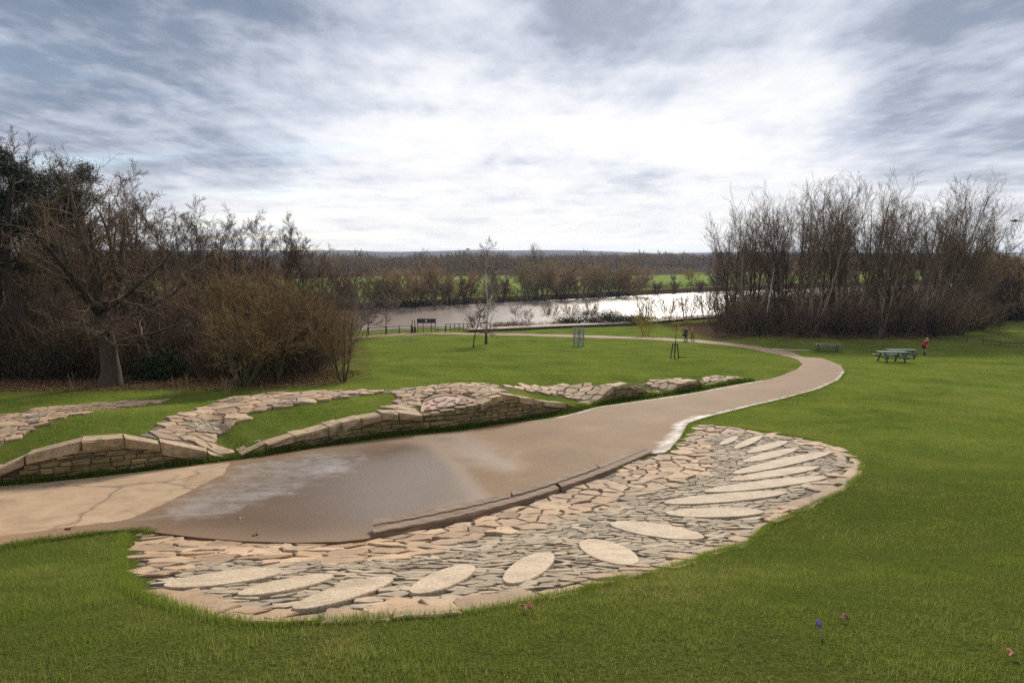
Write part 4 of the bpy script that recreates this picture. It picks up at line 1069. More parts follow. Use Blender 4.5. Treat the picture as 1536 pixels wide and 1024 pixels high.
# --- left foreground trees
plant_px('oak','bare_oak',166,578,232,'big spreading bare oak with a thick grey trunk at the lawn edge',rz=2.1,wide=1.12)
plant_px('shrub_a','bare_shrub',365,580,366,'broad olive brown bare bush on several stems right of the big oak',rz=.4,wide=1.08)
plant_px('shrub_b','bare_shrub',411,574,392,'slim single stemmed olive bush behind the broad olive bush',rz=2.0,wide=.95)
plant_px('shrub_b','bare_shrub',515,572,446,'smaller upright bare bush standing alone at the lawn corner',rz=4.2,wide=.82)
plant_px('shrub_red','bare_shrub',470,556,402,'reddish bare bush between the olive bush and the river',rz=1.0,wide=1.0)
plant_px('shrub_grey','bare_shrub',515,530,428,'greyish twiggy bush leaning over the river fence',rz=1.9,wide=1.0)
plant_px('shrub_red','bare_shrub',285,552,395,'reddish bare bush between the big oak and the olive bush',rz=2.6)
plant_px('pine','evergreen_pine',62,560,242,'dark evergreen pine leaning in from the left edge',rz=0,wide=1.4)
LW=[('wood_a',14,556,204,'tall bare tree behind the pine at the left edge of the wood'),('wood_c',52,548,208,'bare tree rising just above the pine crown'),('wood_b',96,550,232,'reddish bare tree between the pine and the big oak'),
    ('wood_a',132,543,240,'slim bare tree directly behind the crown of the big oak'),('wood_b',186,546,252,'reddish bare tree just right of the trunk of the big oak'),('wood_c',226,541,268,'bare tree behind the right half of the big oak crown'),
    ('wood_a',262,538,286,'bare tree where the wood skyline drops past the big oak'),('wood_c',300,537,298,'bare tree behind the reddish bush right of the oak'),('wood_a',335,534,312,'thin bare tree with twigs above the broad olive bush'),
    ('wood_b',368,533,320,'reddish bare tree whose top shows over the olive bush'),('wood_a',404,531,318,'bare tree right of the olive bush top against the sky'),('wood_c',432,527,322,'tallest bare tree near the right end of the left wood'),
    ('wood_a',458,525,340,'bare tree second from the right end of the left wood'),('wood_b',484,522,368,'low reddish bare tree ending the left wood by the river'),
    ('wood_b',30,536,262,'bare tree deep in the wood under the pine'),('wood_c',112,533,275,'bare tree deep in the wood left of the oak trunk'),('wood_b',205,530,300,'bare tree deep in the wood right of the oak trunk'),('wood_c',282,527,318,'bare tree deep in the wood before the river gap'),('wood_b',350,526,335,'bare tree deep in the wood behind the broad olive bush'),
    ('wood_b',-30,562,215,'bare tree cut by the left edge of the picture'),('wood_b',508,519,384,'small bare tree at the river end of the left wood')]
for i,(k,u,vb_,vt_,lab) in enumerate(LW): plant_px(k,'woodland_tree',u,vb_,vt_,lab,rz=i*1.37,wide=1.0+.12*math.sin(i*2.3),group='bare trees of the left wood')
# --- lawn trees and saplings
plant_px('birch','silver_birch',729,516,357,'white stemmed forked silver birch on the lawn before the river',rz=.0)
plant_px('sapling','young_tree',710,522,452,'small dark many branched young tree left of the silver birch',rz=1)
plant_px('sapling_b','young_tree',579,502,438,'small bare tree with spreading arms by the river fence',rz=3)
plant_px('sapling','young_tree',550,506,452,'thin bare tree at the left end of the river fence',rz=2)
plant_px('sapling_b','young_tree',774,494,455,'small bare tree at the water edge right of the silver birch',rz=.4)
plant_px('sapling','young_tree',795,492,462,'tiny bare tree among the reeds right of the silver birch',rz=5)
# --- right clump
RC=[('willow_d',1092,496,318,0),('willow_a',1120,499,276,1.1),('willow_d',1128,490,296,2.2),('willow_d',1165,500,290,.5),('willow_a',1186,497,266,3.1),('willow_b',1216,503,270,4.0),('willow_d',1240,496,264,5.2),
    ('willow_a',1262,504,272,.9),('willow_b',1292,500,266,1.8),('willow_a',1316,505,270,2.7),('willow_d',1338,499,292,3.6),('willow_b',1354,504,318,4.4),('willow_c',1384,503,262,0),('willow_c',1402,500,272,.35),('willow_c',1424,499,300,-.3),('willow_c',1444,494,336,.2)]
RLAB=['thin bare willow at the river end of the right hand clump','wide forked bare willow second from the river end of the clump','upright bare willow behind the white birch stem','slender bare willow just right of the white birch stem','dense bare willow left of the middle of the clump','bare willow with spreading stems behind the single picnic table','tall slender bare willow near the middle of the clump','bare willow in the middle front of the clump','forked bare willow right of the middle of the clump','bare willow left of the bright gap in the clump','slender bare willow beside the bright gap in the clump','shorter bare willow filling the bright gap in the clump','tallest right leaning willow above the runner','right leaning willow behind the runner in red','right leaning willow sloping down towards the field','lowest right leaning willow ending the clump at the field']
for (k,u,vb_,vt_,rz),lab in zip(RC,RLAB): plant_px(k,'bare_willow',u,vb_,vt_,lab,rz=rz,group='tall bare willows of the right hand clump',wide=.92 if k=='willow_d' else 1.0)
t=Tree(95); t.stems(1,9.5,.10,(0,2),seg=9,wig=.03,up=.02,tip=.3); t.branch(14,(.4,1),(38,9),.24,.4,.4,.015,5,.1,.0,.3); t.branch(6,(.2,1),(38,9),.45,.3,.6,.012,3,.1,-.05,.5)
proto('birch_slim',t,(0,),(1,2),M['birch'],M['tw_birch'],(7,),(3,3))
plant_px('birch_slim','silver_birch',1148,502,388,'slim white birch stem at the front of the willow clump',rz=1)
plant_px('shrub_red','bare_shrub',1130,503,440,'reddish scrub bush at the foot of the slim white birch',rz=1,wide=1.3)
RS=[(1108,498,440,'low bare scrub bush at the river corner of the clump','shrub_b'),(1205,505,448,'dark scrub bush under the willows by the single picnic table','shrub_red'),(1258,506,440,'dark scrub bush under the middle of the clump','shrub_red'),(1305,507,445,'wide dark scrub bush left of the paired picnic tables','shrub_red'),(1352,506,440,'dark scrub bush behind the paired picnic tables','shrub_red'),(1400,505,436,'dark scrub bush behind the runner','shrub_red'),(1440,500,446,'low brown scrub bush at the field end of the clump','shrub_b'),(1470,494,440,'outermost brown scrub bush beside the field','shrub_red')]
for i,(u,vb_,vt_,lab,k) in enumerate(RS): plant_px(k,'bare_shrub',u,vb_,vt_,lab,rz=i*1.1,wide=1.55,group='scrub under the willow clump')
for i,(u,vb_,vt_,lab) in enumerate([(1478,478,378,'bare tree behind the last leaning willow'),(1506,477,362,'bare tree at the back of the right hand field'),(1532,476,368,'bare tree at the right edge beyond the field'),(1558,477,360,'bare tree cut off by the right edge beyond the field'),(1492,480,412,'low bare tree at the back hedge of the field'),(1522,480,415,'low bare tree in the dark hedge at the right edge')]): plant_px('bank_c' if i%2 else 'bank_red','field_tree',u,vb_,vt_,lab,rz=i*1.3,group='bare trees beyond the right hand field')
# --- whips and brambles by the water
for i,(u,vb_,vt_,lab) in enumerate([(826,486,452,'thin bare whips left of the bramble mound'),(858,485,450,'thin bare whips growing through the bramble mound'),(888,483,448,'thin bare whips above the right of the bramble mound'),(968,484,438,'tall fan of bare whips by the water behind the yellow willow'),(1000,483,440,'tall fan of bare whips behind the staked sapling'),(1030,482,436,'bare whips by the water above the walking couple'),(1060,482,432,'bare whips by the water next to the willow clump'),(1082,482,428,'bare whips at the river foot of the first willow')]): plant_px('whips','bare_whips',u,vb_,vt_,lab,rz=i*.9,wide=1.3,group='bare whips along the water',cat='plant',parts=('stem','crown'))
plant_px('whips_yellow','yellow_willow',968,503,462,'yellow stemmed willow bush below the low timber edge',rz=.3,wide=1.5,cat='bush',parts=('stem','crown'))
# --- far bank
FBK=[('bank_red',508,474,398,'reddish bush at the left end of the far bank'),('bank_a',540,466,400,'dark bare tree on the far bank above the river fence'),('bank_b',590,462,398,'low spreading willow left of the notice board on the far bank'),('bank_c',622,461,388,'round olive willow right above the notice board'),('bank_b',655,459,404,'low willow right of the notice board on the far bank'),('bank_c',675,458,394,'round willow left of the silver birch on the far bank'),('bank_red',700,456,410,'small reddish willow just left of the silver birch'),
     ('bank_red',752,453,412,'low reddish bush right of the silver birch on the far bank'),('bank_a',790,451,392,'large orange brown willow right of the silver birch'),('bank_b',815,450,388,'broad brown willow above the bramble mound'),('bank_c',845,449,394,'brown willow third right from the silver birch'),('bank_b',872,447,390,'round brown willow above the wire tree guard'),('bank_a',900,446,390,'brown willow near the middle of the right far bank'),('bank_c',925,445,391,'brown willow left of the last far bank willow'),('bank_b',950,443,393,'last broad willow of the row on the far bank'),
     ('bank_red',985,440,420,'low bush on the open far bank left of the yellow tree'),('bank_red',1012,438,420,'low bush on the far bank below the yellow tree'),('bank_red',1050,437,418,'low bush on the far bank right of the yellow tree'),('bank_red',567,463,420,'purplish low bush on the far bank above the fence'),('bank_red',735,455,418,'reddish scrub behind the silver birch stem')]
FBK+=[('bank_c',1105,434,392,'far bank willow glimpsed behind the river end of the willow clump'),('bank_a',1160,432,390,'far bank willow glimpsed behind the slim white birch'),('bank_c',1215,430,392,'far bank willow glimpsed behind the single picnic table end of the clump'),('bank_b',1270,428,390,'far bank willow glimpsed behind the middle of the clump'),('bank_c',1330,427,392,'far bank willow glimpsed behind the bright gap of the clump'),('bank_a',1395,426,390,'far bank willow glimpsed behind the leaning willows'),('bank_red',1075,436,398,'far bank bush between the yellow tree and the clump')]
for i,(k,u,vb_,vt_,lab) in enumerate(FBK): plant_px(k,'bankside_willow',u,vb_,vt_,lab,rz=i*1.9,wide=1.25,group='willows on the far bank')
plant_px('bank_yellow','golden_willow',1036,424,402,'golden yellow weeping willow in the far meadow',rz=.6,wide=1.1)
plant_px('willow_d','distant_tree',803,420,361,'tall thin bare trees rising above the far woods right of the birch',rz=1.3)
plant_px('bank_red','bankside_willow',1010,424,411,'small brown tree beside the golden willow',rz=.6)

# ------------------------------------------------------------------ masses nobody could count
sr=np.random.default_rng(77)
def slivers(name,cx,cy,h,w,n_each,mat,spread,lean=.25,zfn=H,base=0.0):
    """upright thin twigs scattered round centres (x,y) filling height h"""
    k=len(cx); N=k*n_each; i=np.repeat(np.arange(k),n_each)
    a=sr.random(N)*2*PI; r=np.sqrt(sr.random(N)); hh=h[i]
    x=cx[i]+np.cos(a)*r*spread[i]; y=cy[i]+np.sin(a)*r*spread[i]; top=hh*np.sqrt(np.clip(1-r**2*.85,0,1))
    z0=zfn(cx,cy)[i]+base*hh+(top-base*hh)*sr.random(N)**.8*.85; L=hh*(.12+.25*sr.random(N)); d=norm(np.stack([np.cos(a)*r*.6+sr.normal(0,lean,N),np.sin(a)*r*.6+sr.normal(0,lean,N),np.ones(N)],1))
    s=norm(np.cross(d,sr.normal(0,1,(N,3)))); ww=w[i][:,None]*(.5+sr.random(N))[:,None]
    p=np.stack([x,y,z0],1); V=np.stack([p-s*ww,p+s*ww,p+d*L[:,None]],1).reshape(-1,3)
    o=obj_from_mesh(name,mesh_np(name,V,np.arange(3*N).reshape(-1,3),mat)); tag(o,kind='stuff'); return o
def scatter(n,fx,fy): 
    return fx(sr.random(n)),fy(sr.random(n))
# far woods
n=900; X_=sr.uniform(-420,430,n); Yf=np.interp(X_,FARB[:,0],FARB[:,1]); D=100+sr.random(n)**.7*330
Y_=Yf+D; kill=(fbm(X_/120,Y_/120,31)<.36)&(D<240)|((X_>60)&(X_<200)&(D<200)); X_,Y_=X_[~kill],Y_[~kill]
hh=(4.5+10.5*fbm(X_/38,Y_/38,61,2))*sr.uniform(.8,1.25,len(X_))*np.where(sr.random(len(X_))<.06,1.25,1); slivers('woods',X_,Y_,hh,.10+.00035*Y_,170,M['wood'],hh*.55,.3,base=.06)
# low scrub on far bank edge
t_=sr.uniform(-70,95,420); X_=t_; Y_=np.interp(t_,FARB[:,0],FARB[:,1])+sr.uniform(1.0,9,420); slivers('scrub',X_,Y_,sr.uniform(1.2,2.8,420),np.full(420,.035),60,M['tw_bramble'],sr.uniform(1.2,2.2,420),.4)
# ridge-top wood, right and left backdrop
n=420; X_=sr.uniform(-800,900,n); Y_=sr.uniform(700,900,n); hh=2+14*fbm(X_/55,Y_/90,63,3)**1.3; slivers('hilltop_woods',X_,Y_,hh,np.full(n,.45),110,M['wood'],hh*.9,.3)
n=330; u_=sr.uniform(-120,492,n); vv=sr.uniform(507,524,n); P=unproject(np.stack([u_,vv],1),H); k=~((u_>235)&(u_<300)); P=P[k]; u_=u_[k]; hh=sr.uniform(4,9,len(P))*(1-.35*sstep(420,492,u_)); slivers('brushwood',P[:,0],P[:,1],hh,np.full(len(P),.022),260,M['tw_dark'],hh*.42,.25)
# understorey of the left wood
n=620; u_=sr.uniform(-120,470,n); vv=sr.uniform(528,566,n); P=unproject(np.stack([u_,vv],1),H); k=inpoly(P[:,0],P[:,1],LIT)&~((u_>225)&(u_<300)&(vv>545)); P=P[k]; u_=u_[k]; n=len(P)
hh=sr.uniform(1.6,4.2,n)*np.where(u_<150,1.15,.85); slivers('undergrowth',P[:,0],P[:,1],hh,np.full(n,.016),260,M['tw_bramble'],hh*.5,.35)
n=120; u_=sr.uniform(-60,150,n); vv=sr.uniform(545,571,n); P=unproject(np.stack([u_,vv],1),H); hh=sr.uniform(1.0,2.4,n)
cen=np.concatenate([p+np.column_stack([sr.normal(0,.6,(24,2)),sr.random(24)*h_]) for p,h_ in zip(P,hh)]); o=obj_from_mesh('bramble_thicket',leafcloud('bramble_thicket',cen,60000,(.18,.18,.16),.09,M['lf_bramble'],8,.6)); tag(o,kind='stuff')
# under the willow clump
n=210; u_=sr.uniform(1095,1480,n); vv=sr.uniform(478,492,n)-np.where(u_>1440,6,0); P=unproject(np.stack([u_,vv],1),H); hh=sr.uniform(3.5,8.0,n)*(1-.35*sstep(1440,1490,u_)); slivers('brushwood',P[:,0],P[:,1],hh,np.full(n,.024),300,M['tw_willow'],hh*.40,.25)
n=260; u_=sr.uniform(1085,1490,n); vv=sr.uniform(482,505,n)-np.where(u_>1440,8,0); P=unproject(np.stack([u_,vv],1),H); hh=sr.uniform(1.4,4.0,n); slivers('undergrowth',P[:,0],P[:,1],hh,np.full(n,.030),240,M['tw_bramble'],hh*.65,.35)
n=160; u_=sr.uniform(1060,1470,n); vv=sr.uniform(502,509,n)-np.where(u_>1400,(u_-1400)*.2,0); P=unproject(np.stack([u_,vv],1),H); slivers('dead_bracken',P[:,0],P[:,1],sr.uniform(.3,.8,n),np.full(n,.02),60,M['rust'],sr.uniform(.5,1.1,n),.6)
n=120; u_=sr.uniform(1470,1600,n); vv=sr.uniform(474,480,n); P=unproject(np.stack([u_,vv],1),H); slivers('hedge',P[:,0],P[:,1],sr.uniform(2,4.5,n),np.full(n,.05),160,M['tw_bramble'],sr.uniform(1.5,2.5,n),.4)
# reeds and dead growth at the near water's edge
n=500; X_=sr.uniform(-3,46,n); Y_=np.interp(X_,NEAR[:,0],NEAR[:,1])-sr.uniform(.2,4.5,n); slivers('reeds',X_,Y_,sr.uniform(.4,1.1,n),np.full(n,.018),46,M['rust'],sr.uniform(.4,.9,n),.4)
n=140; u_=np.concatenate([sr.uniform(838,920,90),sr.uniform(905,965,50)]); vv=sr.uniform(482,488,n); P=unproject(np.stack([u_,vv],1),H); hh=np.where(np.abs(u_-895)<30,2.4,1.4)*sr.uniform(.6,1,n)
cen=np.concatenate([p+np.column_stack([sr.normal(0,.7,(20,2)),sr.random(20)*h_]) for p,h_ in zip(P,hh)]); o=obj_from_mesh('bramble_mound',leafcloud('bramble_mound',cen,26000,(.25,.25,.2),.16,M['lf_bramble'],9,.6)); tag(o,'dark bramble mound on the near bank beside the water','bush')
# laurel bush
p=at(246,567); cen=np.array([[p.x+a*1.0,p.y+b*.8,p.z+.15+1.15*abs(c)*math.sqrt(max(0,1-.5*(a*a+b*b)))] for a,b,c in np.clip(sr.normal(0,.55,(260,3)),-1.2,1.2)])
o=obj_from_mesh('laurel_bush',leafcloud('laurel_bush',cen,9000,(.12,.12,.10),.13,M['lf_laurel'],3,.5)); tag(o,'dark green laurel bush at the foot of the big oak','bush')
# leaf litter under the left trees
n=26000; u_=sr.uniform(-120,545,n); vv=sr.uniform(556,600,n); P=unproject(np.stack([u_,vv],1),Hbase); P[:,2]=H(P[:,0],P[:,1]); k=inpoly(P[:,0],P[:,1],LIT); P=P[k]+np.array([0,0,.02])
o=obj_from_mesh('leaf_litter',leafcloud('leaf_litter',P,len(P),(.02,.02,.012),.09,M['rust'],12,.6)); tag(o,kind='stuff')
# dry weed stalks behind the bank
mb=MB(); 
for u0 in (262,268,274,281,335,341,345,110):
    p=at(u0,592); 
    for q in range(3):
        a=p+Vector((sr.normal(0,.06),sr.normal(0,.06),0)); hq=sr.uniform(.5,1.0); b=a+Vector((sr.normal(0,.08),0,hq)); mb.tube([a,(a+b)/2+Vector((.02,0,0)),b],[.010,.008,.005],4)
        for z_ in (.6,.8,.95): c=a+(b-a)*z_; mb.tube([c,c+Vector((sr.normal(0,.08),sr.normal(0,.05),.07))],[.006,.004],4)
o=mb.build('weed_stalks',M['straw']); tag(o,kind='stuff')
# ------------------------------------------------------------------ street furniture and people
def addchild(mb,name,mat,parent,smooth=False): return mb.build(name,mat,parent,smooth)
def picnic(loc,rz,label,L=2.3):
    o=empty('picnic_table',loc,rz); tag(o,label,'picnic table','green picnic tables on the lawn')
    m=MB()
    for k in range(5): m.box((0,-.30+.15*k,.745),(L,.138,.045),bev=.006)
    addchild(m,'tabletop',M['green_paint'],o)
    for s in (-1,1):
        m=MB()
        for k in range(2): m.box((0,s*(.64+.15*k),.445),(L-.05,.138,.045),bev=.006)
        addchild(m,'bench_seat',M['green_paint'],o)
    for s in (-1,1):
        x=s*(L/2-.38); m=MB(); 
        for q in (-1,1):
            m.hexa([(x-.04,q*.60,-.05),(x+.04,q*.60,-.05),(x+.04,q*.70,-.05),(x-.04,q*.70,-.05),(x-.04,q*.20,.72),(x+.04,q*.20,.72),(x+.04,q*.30,.72),(x-.04,q*.30,.72)] if q>0 else
                   [(x-.04,-.70,-.05),(x+.04,-.70,-.05),(x+.04,-.60,-.05),(x-.04,-.60,-.05),(x-.04,-.30,.72),(x+.04,-.30,.72),(x+.04,-.20,.72),(x-.04,-.20,.72)])
        m.box((x+.062*s,0,.375),(.04,1.66,.09)); m.box((x+.062*s,0,.68),(.04,.66,.08)); addchild(m,'leg_frame',M['green_paint'],o)
    return o
picnic(at(1241,527),rad(-20),'single dark green picnic table nearest the path bend',2.5)
picnic(at(1337,543),rad(-3),'front picnic table of the pair, nearer the camera',2.0)
picnic(at(1351,538),rad(-3),'rear picnic table of the pair, closest to the runner',2.2)

def skin_body(name,J,E,mat,parent):
    names=list(J); bm=bmesh.new(); sk=bm.verts.layers.skin.verify(); vs={}
    for n in names:
        p,r=J[n]; v=bm.verts.new(p); v[sk].radius=(r,r) if not hasattr(r,'__len__') else r; vs[n]=v
    vs[names[0]][sk].use_root=True
    for a,b in E: bm.edges.new((vs[a],vs[b]))
    me=bpy.data.meshes.new(name+'_rig'); bm.to_mesh(me); bm.free()
    t=bpy.data.objects.new(name+'_rig',me); COL.objects.link(t)
    t.modifiers.new('s','SKIN'); q=t.modifiers.new('d','SUBSURF'); q.levels=1; q.render_levels=1
    dg=bpy.context.evaluated_depsgraph_get(); dg.update(); new=bpy.data.meshes.new_from_object(t.evaluated_get(dg)); new.name=name
    bpy.data.objects.remove(t); bpy.data.meshes.remove(me)
    new.materials.clear(); new.materials.append(mat); new.polygons.foreach_set('use_smooth',np.ones(len(new.polygons),bool))
    return obj_from_mesh(name,new,parent)
def ell(c,rx,ry,n=12): return [(c[0]+rx*math.cos(2*PI*k/n),c[1]+ry*math.sin(2*PI*k/n),c[2]) for k in range(n)]
def person(loc,rz,label,P,wear,sc=1.0):
    o=empty('person',loc,rz,sc); tag(o,label,'person')
    J={'pelvis':(P['pelvis'],.11),'waist':(P['waist'],.105),'chest':(P['chest'],.125),'neck':(P['neck'],.055)}
    h=Vector(P['head']); n_=Vector(P['neck']); up=(h-n_).normalized(); fw=Vector((0,1,0)); fw=(fw-up*fw.dot(up)).normalized()
    J['jaw']=(tuple(n_+(h-n_)*.55+fw*.02),.062); J['face']=(tuple(h+fw*.01),.088); J['crown']=(tuple(h+up*.085),.062); J['nose']=(tuple(h+fw*.105-up*.02),.014)
    E=[('pelvis','waist'),('waist','chest'),('chest','neck'),('neck','jaw'),('jaw','face'),('face','crown'),('face','nose')]
    for s in 'LR':
        J['sh'+s]=(P['sh'+s],.06); J['el'+s]=(P['el'+s],.042); J['wr'+s]=(P['wr'+s],.030)
        J['hip'+s]=(P['hip'+s],.085); J['kn'+s]=(P['kn'+s],.055); J['an'+s]=(P['an'+s],.040); J['toe'+s]=(P['toe'+s],.038)
        E+=[('chest','sh'+s),('sh'+s,'el'+s),('el'+s,'wr'+s),('pelvis','hip'+s),('hip'+s,'kn'+s),('kn'+s,'an'+s),('an'+s,'toe'+s)]
        w=Vector(P['wr'+s]); d=(w-Vector(P['el'+s])).normalized(); side=d.cross(Vector((0,1,.1))).normalized(); palm=w+d*.07
        J['palm'+s]=(tuple(palm),(.038,.02)); E.append(('wr'+s,'palm'+s))
        for q,(off,ln) in enumerate(((-.03,.06),(-.010,.075),(.010,.07),(.028,.055))):
            a=palm+side*off+d*.03; b=a+d*ln*.8+Vector((0,.02,0)); J['f%d%s'%(q,s)]=(tuple(a),.010); J['g%d%s'%(q,s)]=(tuple(b),.008); E+=[('palm'+s,'f%d%s'%(q,s)),('f%d%s'%(q,s),'g%d%s'%(q,s))]
        th=w+d*.035-side*.045; J['th'+s]=(tuple(th),.011); E.append(('palm'+s,'th'+s))
    body=skin_body('body',J,E,M['skin'],o)
    # hair cap, eyes
    m=MB(); rings=[]
    for k in range(6):
        a=rad(-8+19*k); rings.append([tuple(h+up*(.112*math.sin(a)+.03)+fw*(-.022)+(fw*math.sin(2*PI*q/12)*.108+fw.cross(up)*math.cos(2*PI*q/12)*.095)*max(.05,math.cos(a))) for q in range(12)])
    m.loft(rings); 
    if wear.get('long_hair'): m.tube([h-fw*.09,h-fw*.10-up*.14,h-fw*.09-up*.28],[.085,.09,.05],8)
    m.build('hair',wear['hair'],o,True)
    for s in (-1,1): m=MB(); m.box(tuple(h+fw*.088+fw.cross(up)*.033*s+up*.012),(.022,.012,.012),bev=.003); m.build('eye',M['black_cloth'],o)
    m=MB(); m.box(tuple(h+fw*.082-up*.062),(.045,.012,.010),bev=.003); m.build('mouth',M['leaf_brown'],o)
    def lerp(a,b,t): return tuple(Vector(P[a]).lerp(Vector(P[b]),t))
    m=MB(); pz=Vector(P['pelvis']); hem=wear['hem']
    rings=[]
    if hem<.8: rings+= [ell((pz.x,pz.y-.02,hem),.21,.19),ell((pz.x,pz.y,.80),.20,.165)]
    else: rings+=[ell((pz.x,pz.y,pz.z-.05),.175,.145)]
    rings+=[ell(P['pelvis'],.18,.145),ell(P['waist'],.17,.135),ell(P['chest'],.20,.15),ell(lerp('chest','neck',.55),.165,.115),ell(lerp('chest','neck',.92),.075,.075)]
    m.loft(rings)
    for s in 'LR': m.tube([lerp('chest','sh'+s,.5),P['sh'+s],lerp('sh'+s,'el'+s,.5),P['el'+s],lerp('el'+s,'wr'+s,.96)],[.07,.082,.070,.060,.045],10)
    m.build(wear['top_name'],wear['top'],o,True)
    m=MB(); e=wear['leg_end']
    for s in 'LR':
        pts=[P['hip'+s],lerp('hip'+s,'kn'+s,.5)]; rr=[.105,.092]
        if e>.6: pts+=[P['kn'+s],lerp('kn'+s,'an'+s,.5),lerp('kn'+s,'an'+s,.95)]; rr+=[.072,.064,.055]
        else: pts+=[lerp('hip'+s,'kn'+s,.8)]; rr+=[.098]
        m.tube(pts,rr,10)
    if e>.6: m.build('trousers',wear['legs'],o,True)
    else:
        m.build('shorts',wear['legs'],o,True)
        for s in 'LR':
            m=MB(); m.tube([lerp('kn'+s,'an'+s,.35),lerp('kn'+s,'an'+s,.6),P['an'+s]],[.056,.056,.048],9); m.build('sock',M['black_cloth'],o,True)
    for s in 'LR':
        a=Vector(P['an'+s]); t=Vector(P['toe'+s]); m=MB(); d=(t-a); d.z=0; d.normalize(); m.tube([a-d*.06+Vector((0,0,-.035)),a+Vector((0,0,-.02)),t+Vector((0,0,-.01)),t+d*.05+Vector((0,0,-.012))],[.045,.052,.046,.028],8); m.build('shoe',wear['shoe'],o,True)
    return o
runP=dict(pelvis=(0,-.08,.88),waist=(0,-.02,1.02),chest=(0,.10,1.24),neck=(0,.19,1.38),head=(.02,.25,1.53),shL=(-.19,.13,1.34),shR=(.19,.13,1.34),elL=(-.31,.06,1.09),elR=(.31,.10,1.09),wrL=(-.12,.26,.98),wrR=(.13,.28,.95),
          hipL=(-.10,-.06,.85),hipR=(.10,-.06,.86),knL=(-.12,.04,.47),knR=(.06,.24,.56),anL=(-.12,-.06,.08),anR=(-.02,-.02,.20),toeL=(-.13,.08,.04),toeR=(-.02,.10,.12))
runP['anR']=(.03,.10,.10); runP['toeR']=(.04,.24,.045)
person(at(1385,533),rad(180+14),'person in a red jacket and black shorts running over the lawn',runP,dict(hair=M['hair_pale'],top=M['red_cloth'],top_name='jacket',hem=.85,legs=M['black_cloth'],leg_end=.5,shoe=M['shoe']),1.06)
walkP=dict(pelvis=(0,0,.94),waist=(0,0,1.08),chest=(0,.02,1.30),neck=(0,.02,1.45),head=(0,.04,1.60),shL=(-.18,0,1.40),shR=(.18,0,1.40),elL=(-.23,-.06,1.13),elR=(.23,.06,1.13),wrL=(-.22,.04,.90),wrR=(.21,.20,.93),
          hipL=(-.09,0,.91),hipR=(.09,0,.91),knL=(-.09,.14,.50),knR=(.09,-.04,.50),anL=(-.09,.17,.09),anR=(.09,-.24,.12),toeL=(-.09,.32,.045),toeR=(.09,-.11,.045))
person(at(1028.5,511.2),rad(100),'person in a long dark coat walking on the path, left of the pair',walkP,dict(hair=M['hair_dark'],top=M['navy_cloth'],top_name='coat',hem=.55,legs=M['black_cloth'],leg_end=.9,shoe=M['shoe']),1.02)
pp=at(1038.5,510.8)
person(pp,rad(80),'person in a tan coat with auburn hair walking on the path, right of the pair',walkP,dict(hair=M['hair_red'],long_hair=True,top=M['brown_cloth'],top_name='coat',hem=.45,legs=M['black_cloth'],leg_end=.9,shoe=M['shoe_white']),.97)
q=at(1028.5,511.2); b=empty('shoulder_bag',(q.x-.30,q.y-.12,q.z+.62),rad(100)); tag(b,'black bag hanging at the side of the dark coated walker','bag')
m=MB(); m.box((0,0,.12),(.12,.34,.26),bev=.03); m.build('bag_body',M['black_cloth'],b); m=MB(); m.tube([(0,-.14,.22),(.05,-.05,.55),(.16,.02,.80),(.05,.08,.55),(0,.14,.22)],.014,5); m.build('strap',M['black_cloth'],b)

# river fence, notice board, gate posts
def fence(name,px,label,rails,hgt,gap,pr=.055,mat='dark_wood'):
    P=unproject(px,Hbase)[:,:2]; P=dens(P,gap); z=H(P[:,0],P[:,1]); c=P.mean(0); o=empty(name,(c[0],c[1],float(z.mean()))); tag(o,label,'fence'); off=Vector((c[0],c[1],float(z.mean())))
    for (a,b_),zz in zip(P,z):
        m=MB(); q=Vector((a,b_,zz))-off; m.box(q+Vector((0,0,hgt/2)),(pr*2,pr*2,hgt+.1),bev=.01); m.build('post',M[mat],o)
    for r in rails:
        m=MB()
        for i in range(len(P)-1):
            m.tube([Vector((*P[i],z[i]+r*hgt))-off+Vector((0,-pr-.02,0)),Vector((*P[i+1],z[i+1]+r*hgt))-off+Vector((0,-pr-.02,0))],[.04,.04],4)
        m.build('rail',M[mat],o)
    return o
fence('river_fence',[(553,503.5),(580,501.5),(617,499)],'dark post and rail fence left of the notice board by the river',(.95,.6,.28),1.05,1.6)
fence('river_fence',[(657,498),(668,497.5)],'short low fence panel just right of the notice board',(.9,.45),.75,.55)
fence('river_fence',[(669,497),(708,495.5)],'closely posted dark fence between notice board and silver birch',(.97,.62,.3),1.05,.62,.05)
fence('river_fence',[(735,493.5),(770,492)],'row of bare dark posts among the reeds right of the birch',(),.95,.85,.05)
p=at(640,498.6); s=mpp(p); o=empty('notice_board',p,rad(3)); tag(o,'dark notice board with a pale round emblem raised on posts by the river','notice board')
w_=27*s
m=MB(); m.box((0,0,1.62),(w_,.07,.62),bev=.012); bd=m.build('board_panel',M['board'],o)
m=MB(); m.tube([(-.05,-.075,1.64),(-.05,-.035,1.64)],[.13,.13],20); m.build('emblem',M['white'],bd)
for k in (-.5,-.19,.26,.5):
    m=MB(); m.box((k*w_,.0 if abs(k)==.5 else .06,.65 if abs(k)!=.5 else .95),(.09,.09,1.4 if abs(k)!=.5 else 2.0),bev=.01); m.build('post',M['dark_wood'],o)
for zz in (.85,.62):
    m=MB(); m.box((0,-.05,zz),(w_,.04,.10)); m.build('rail',M['dark_wood'],o)
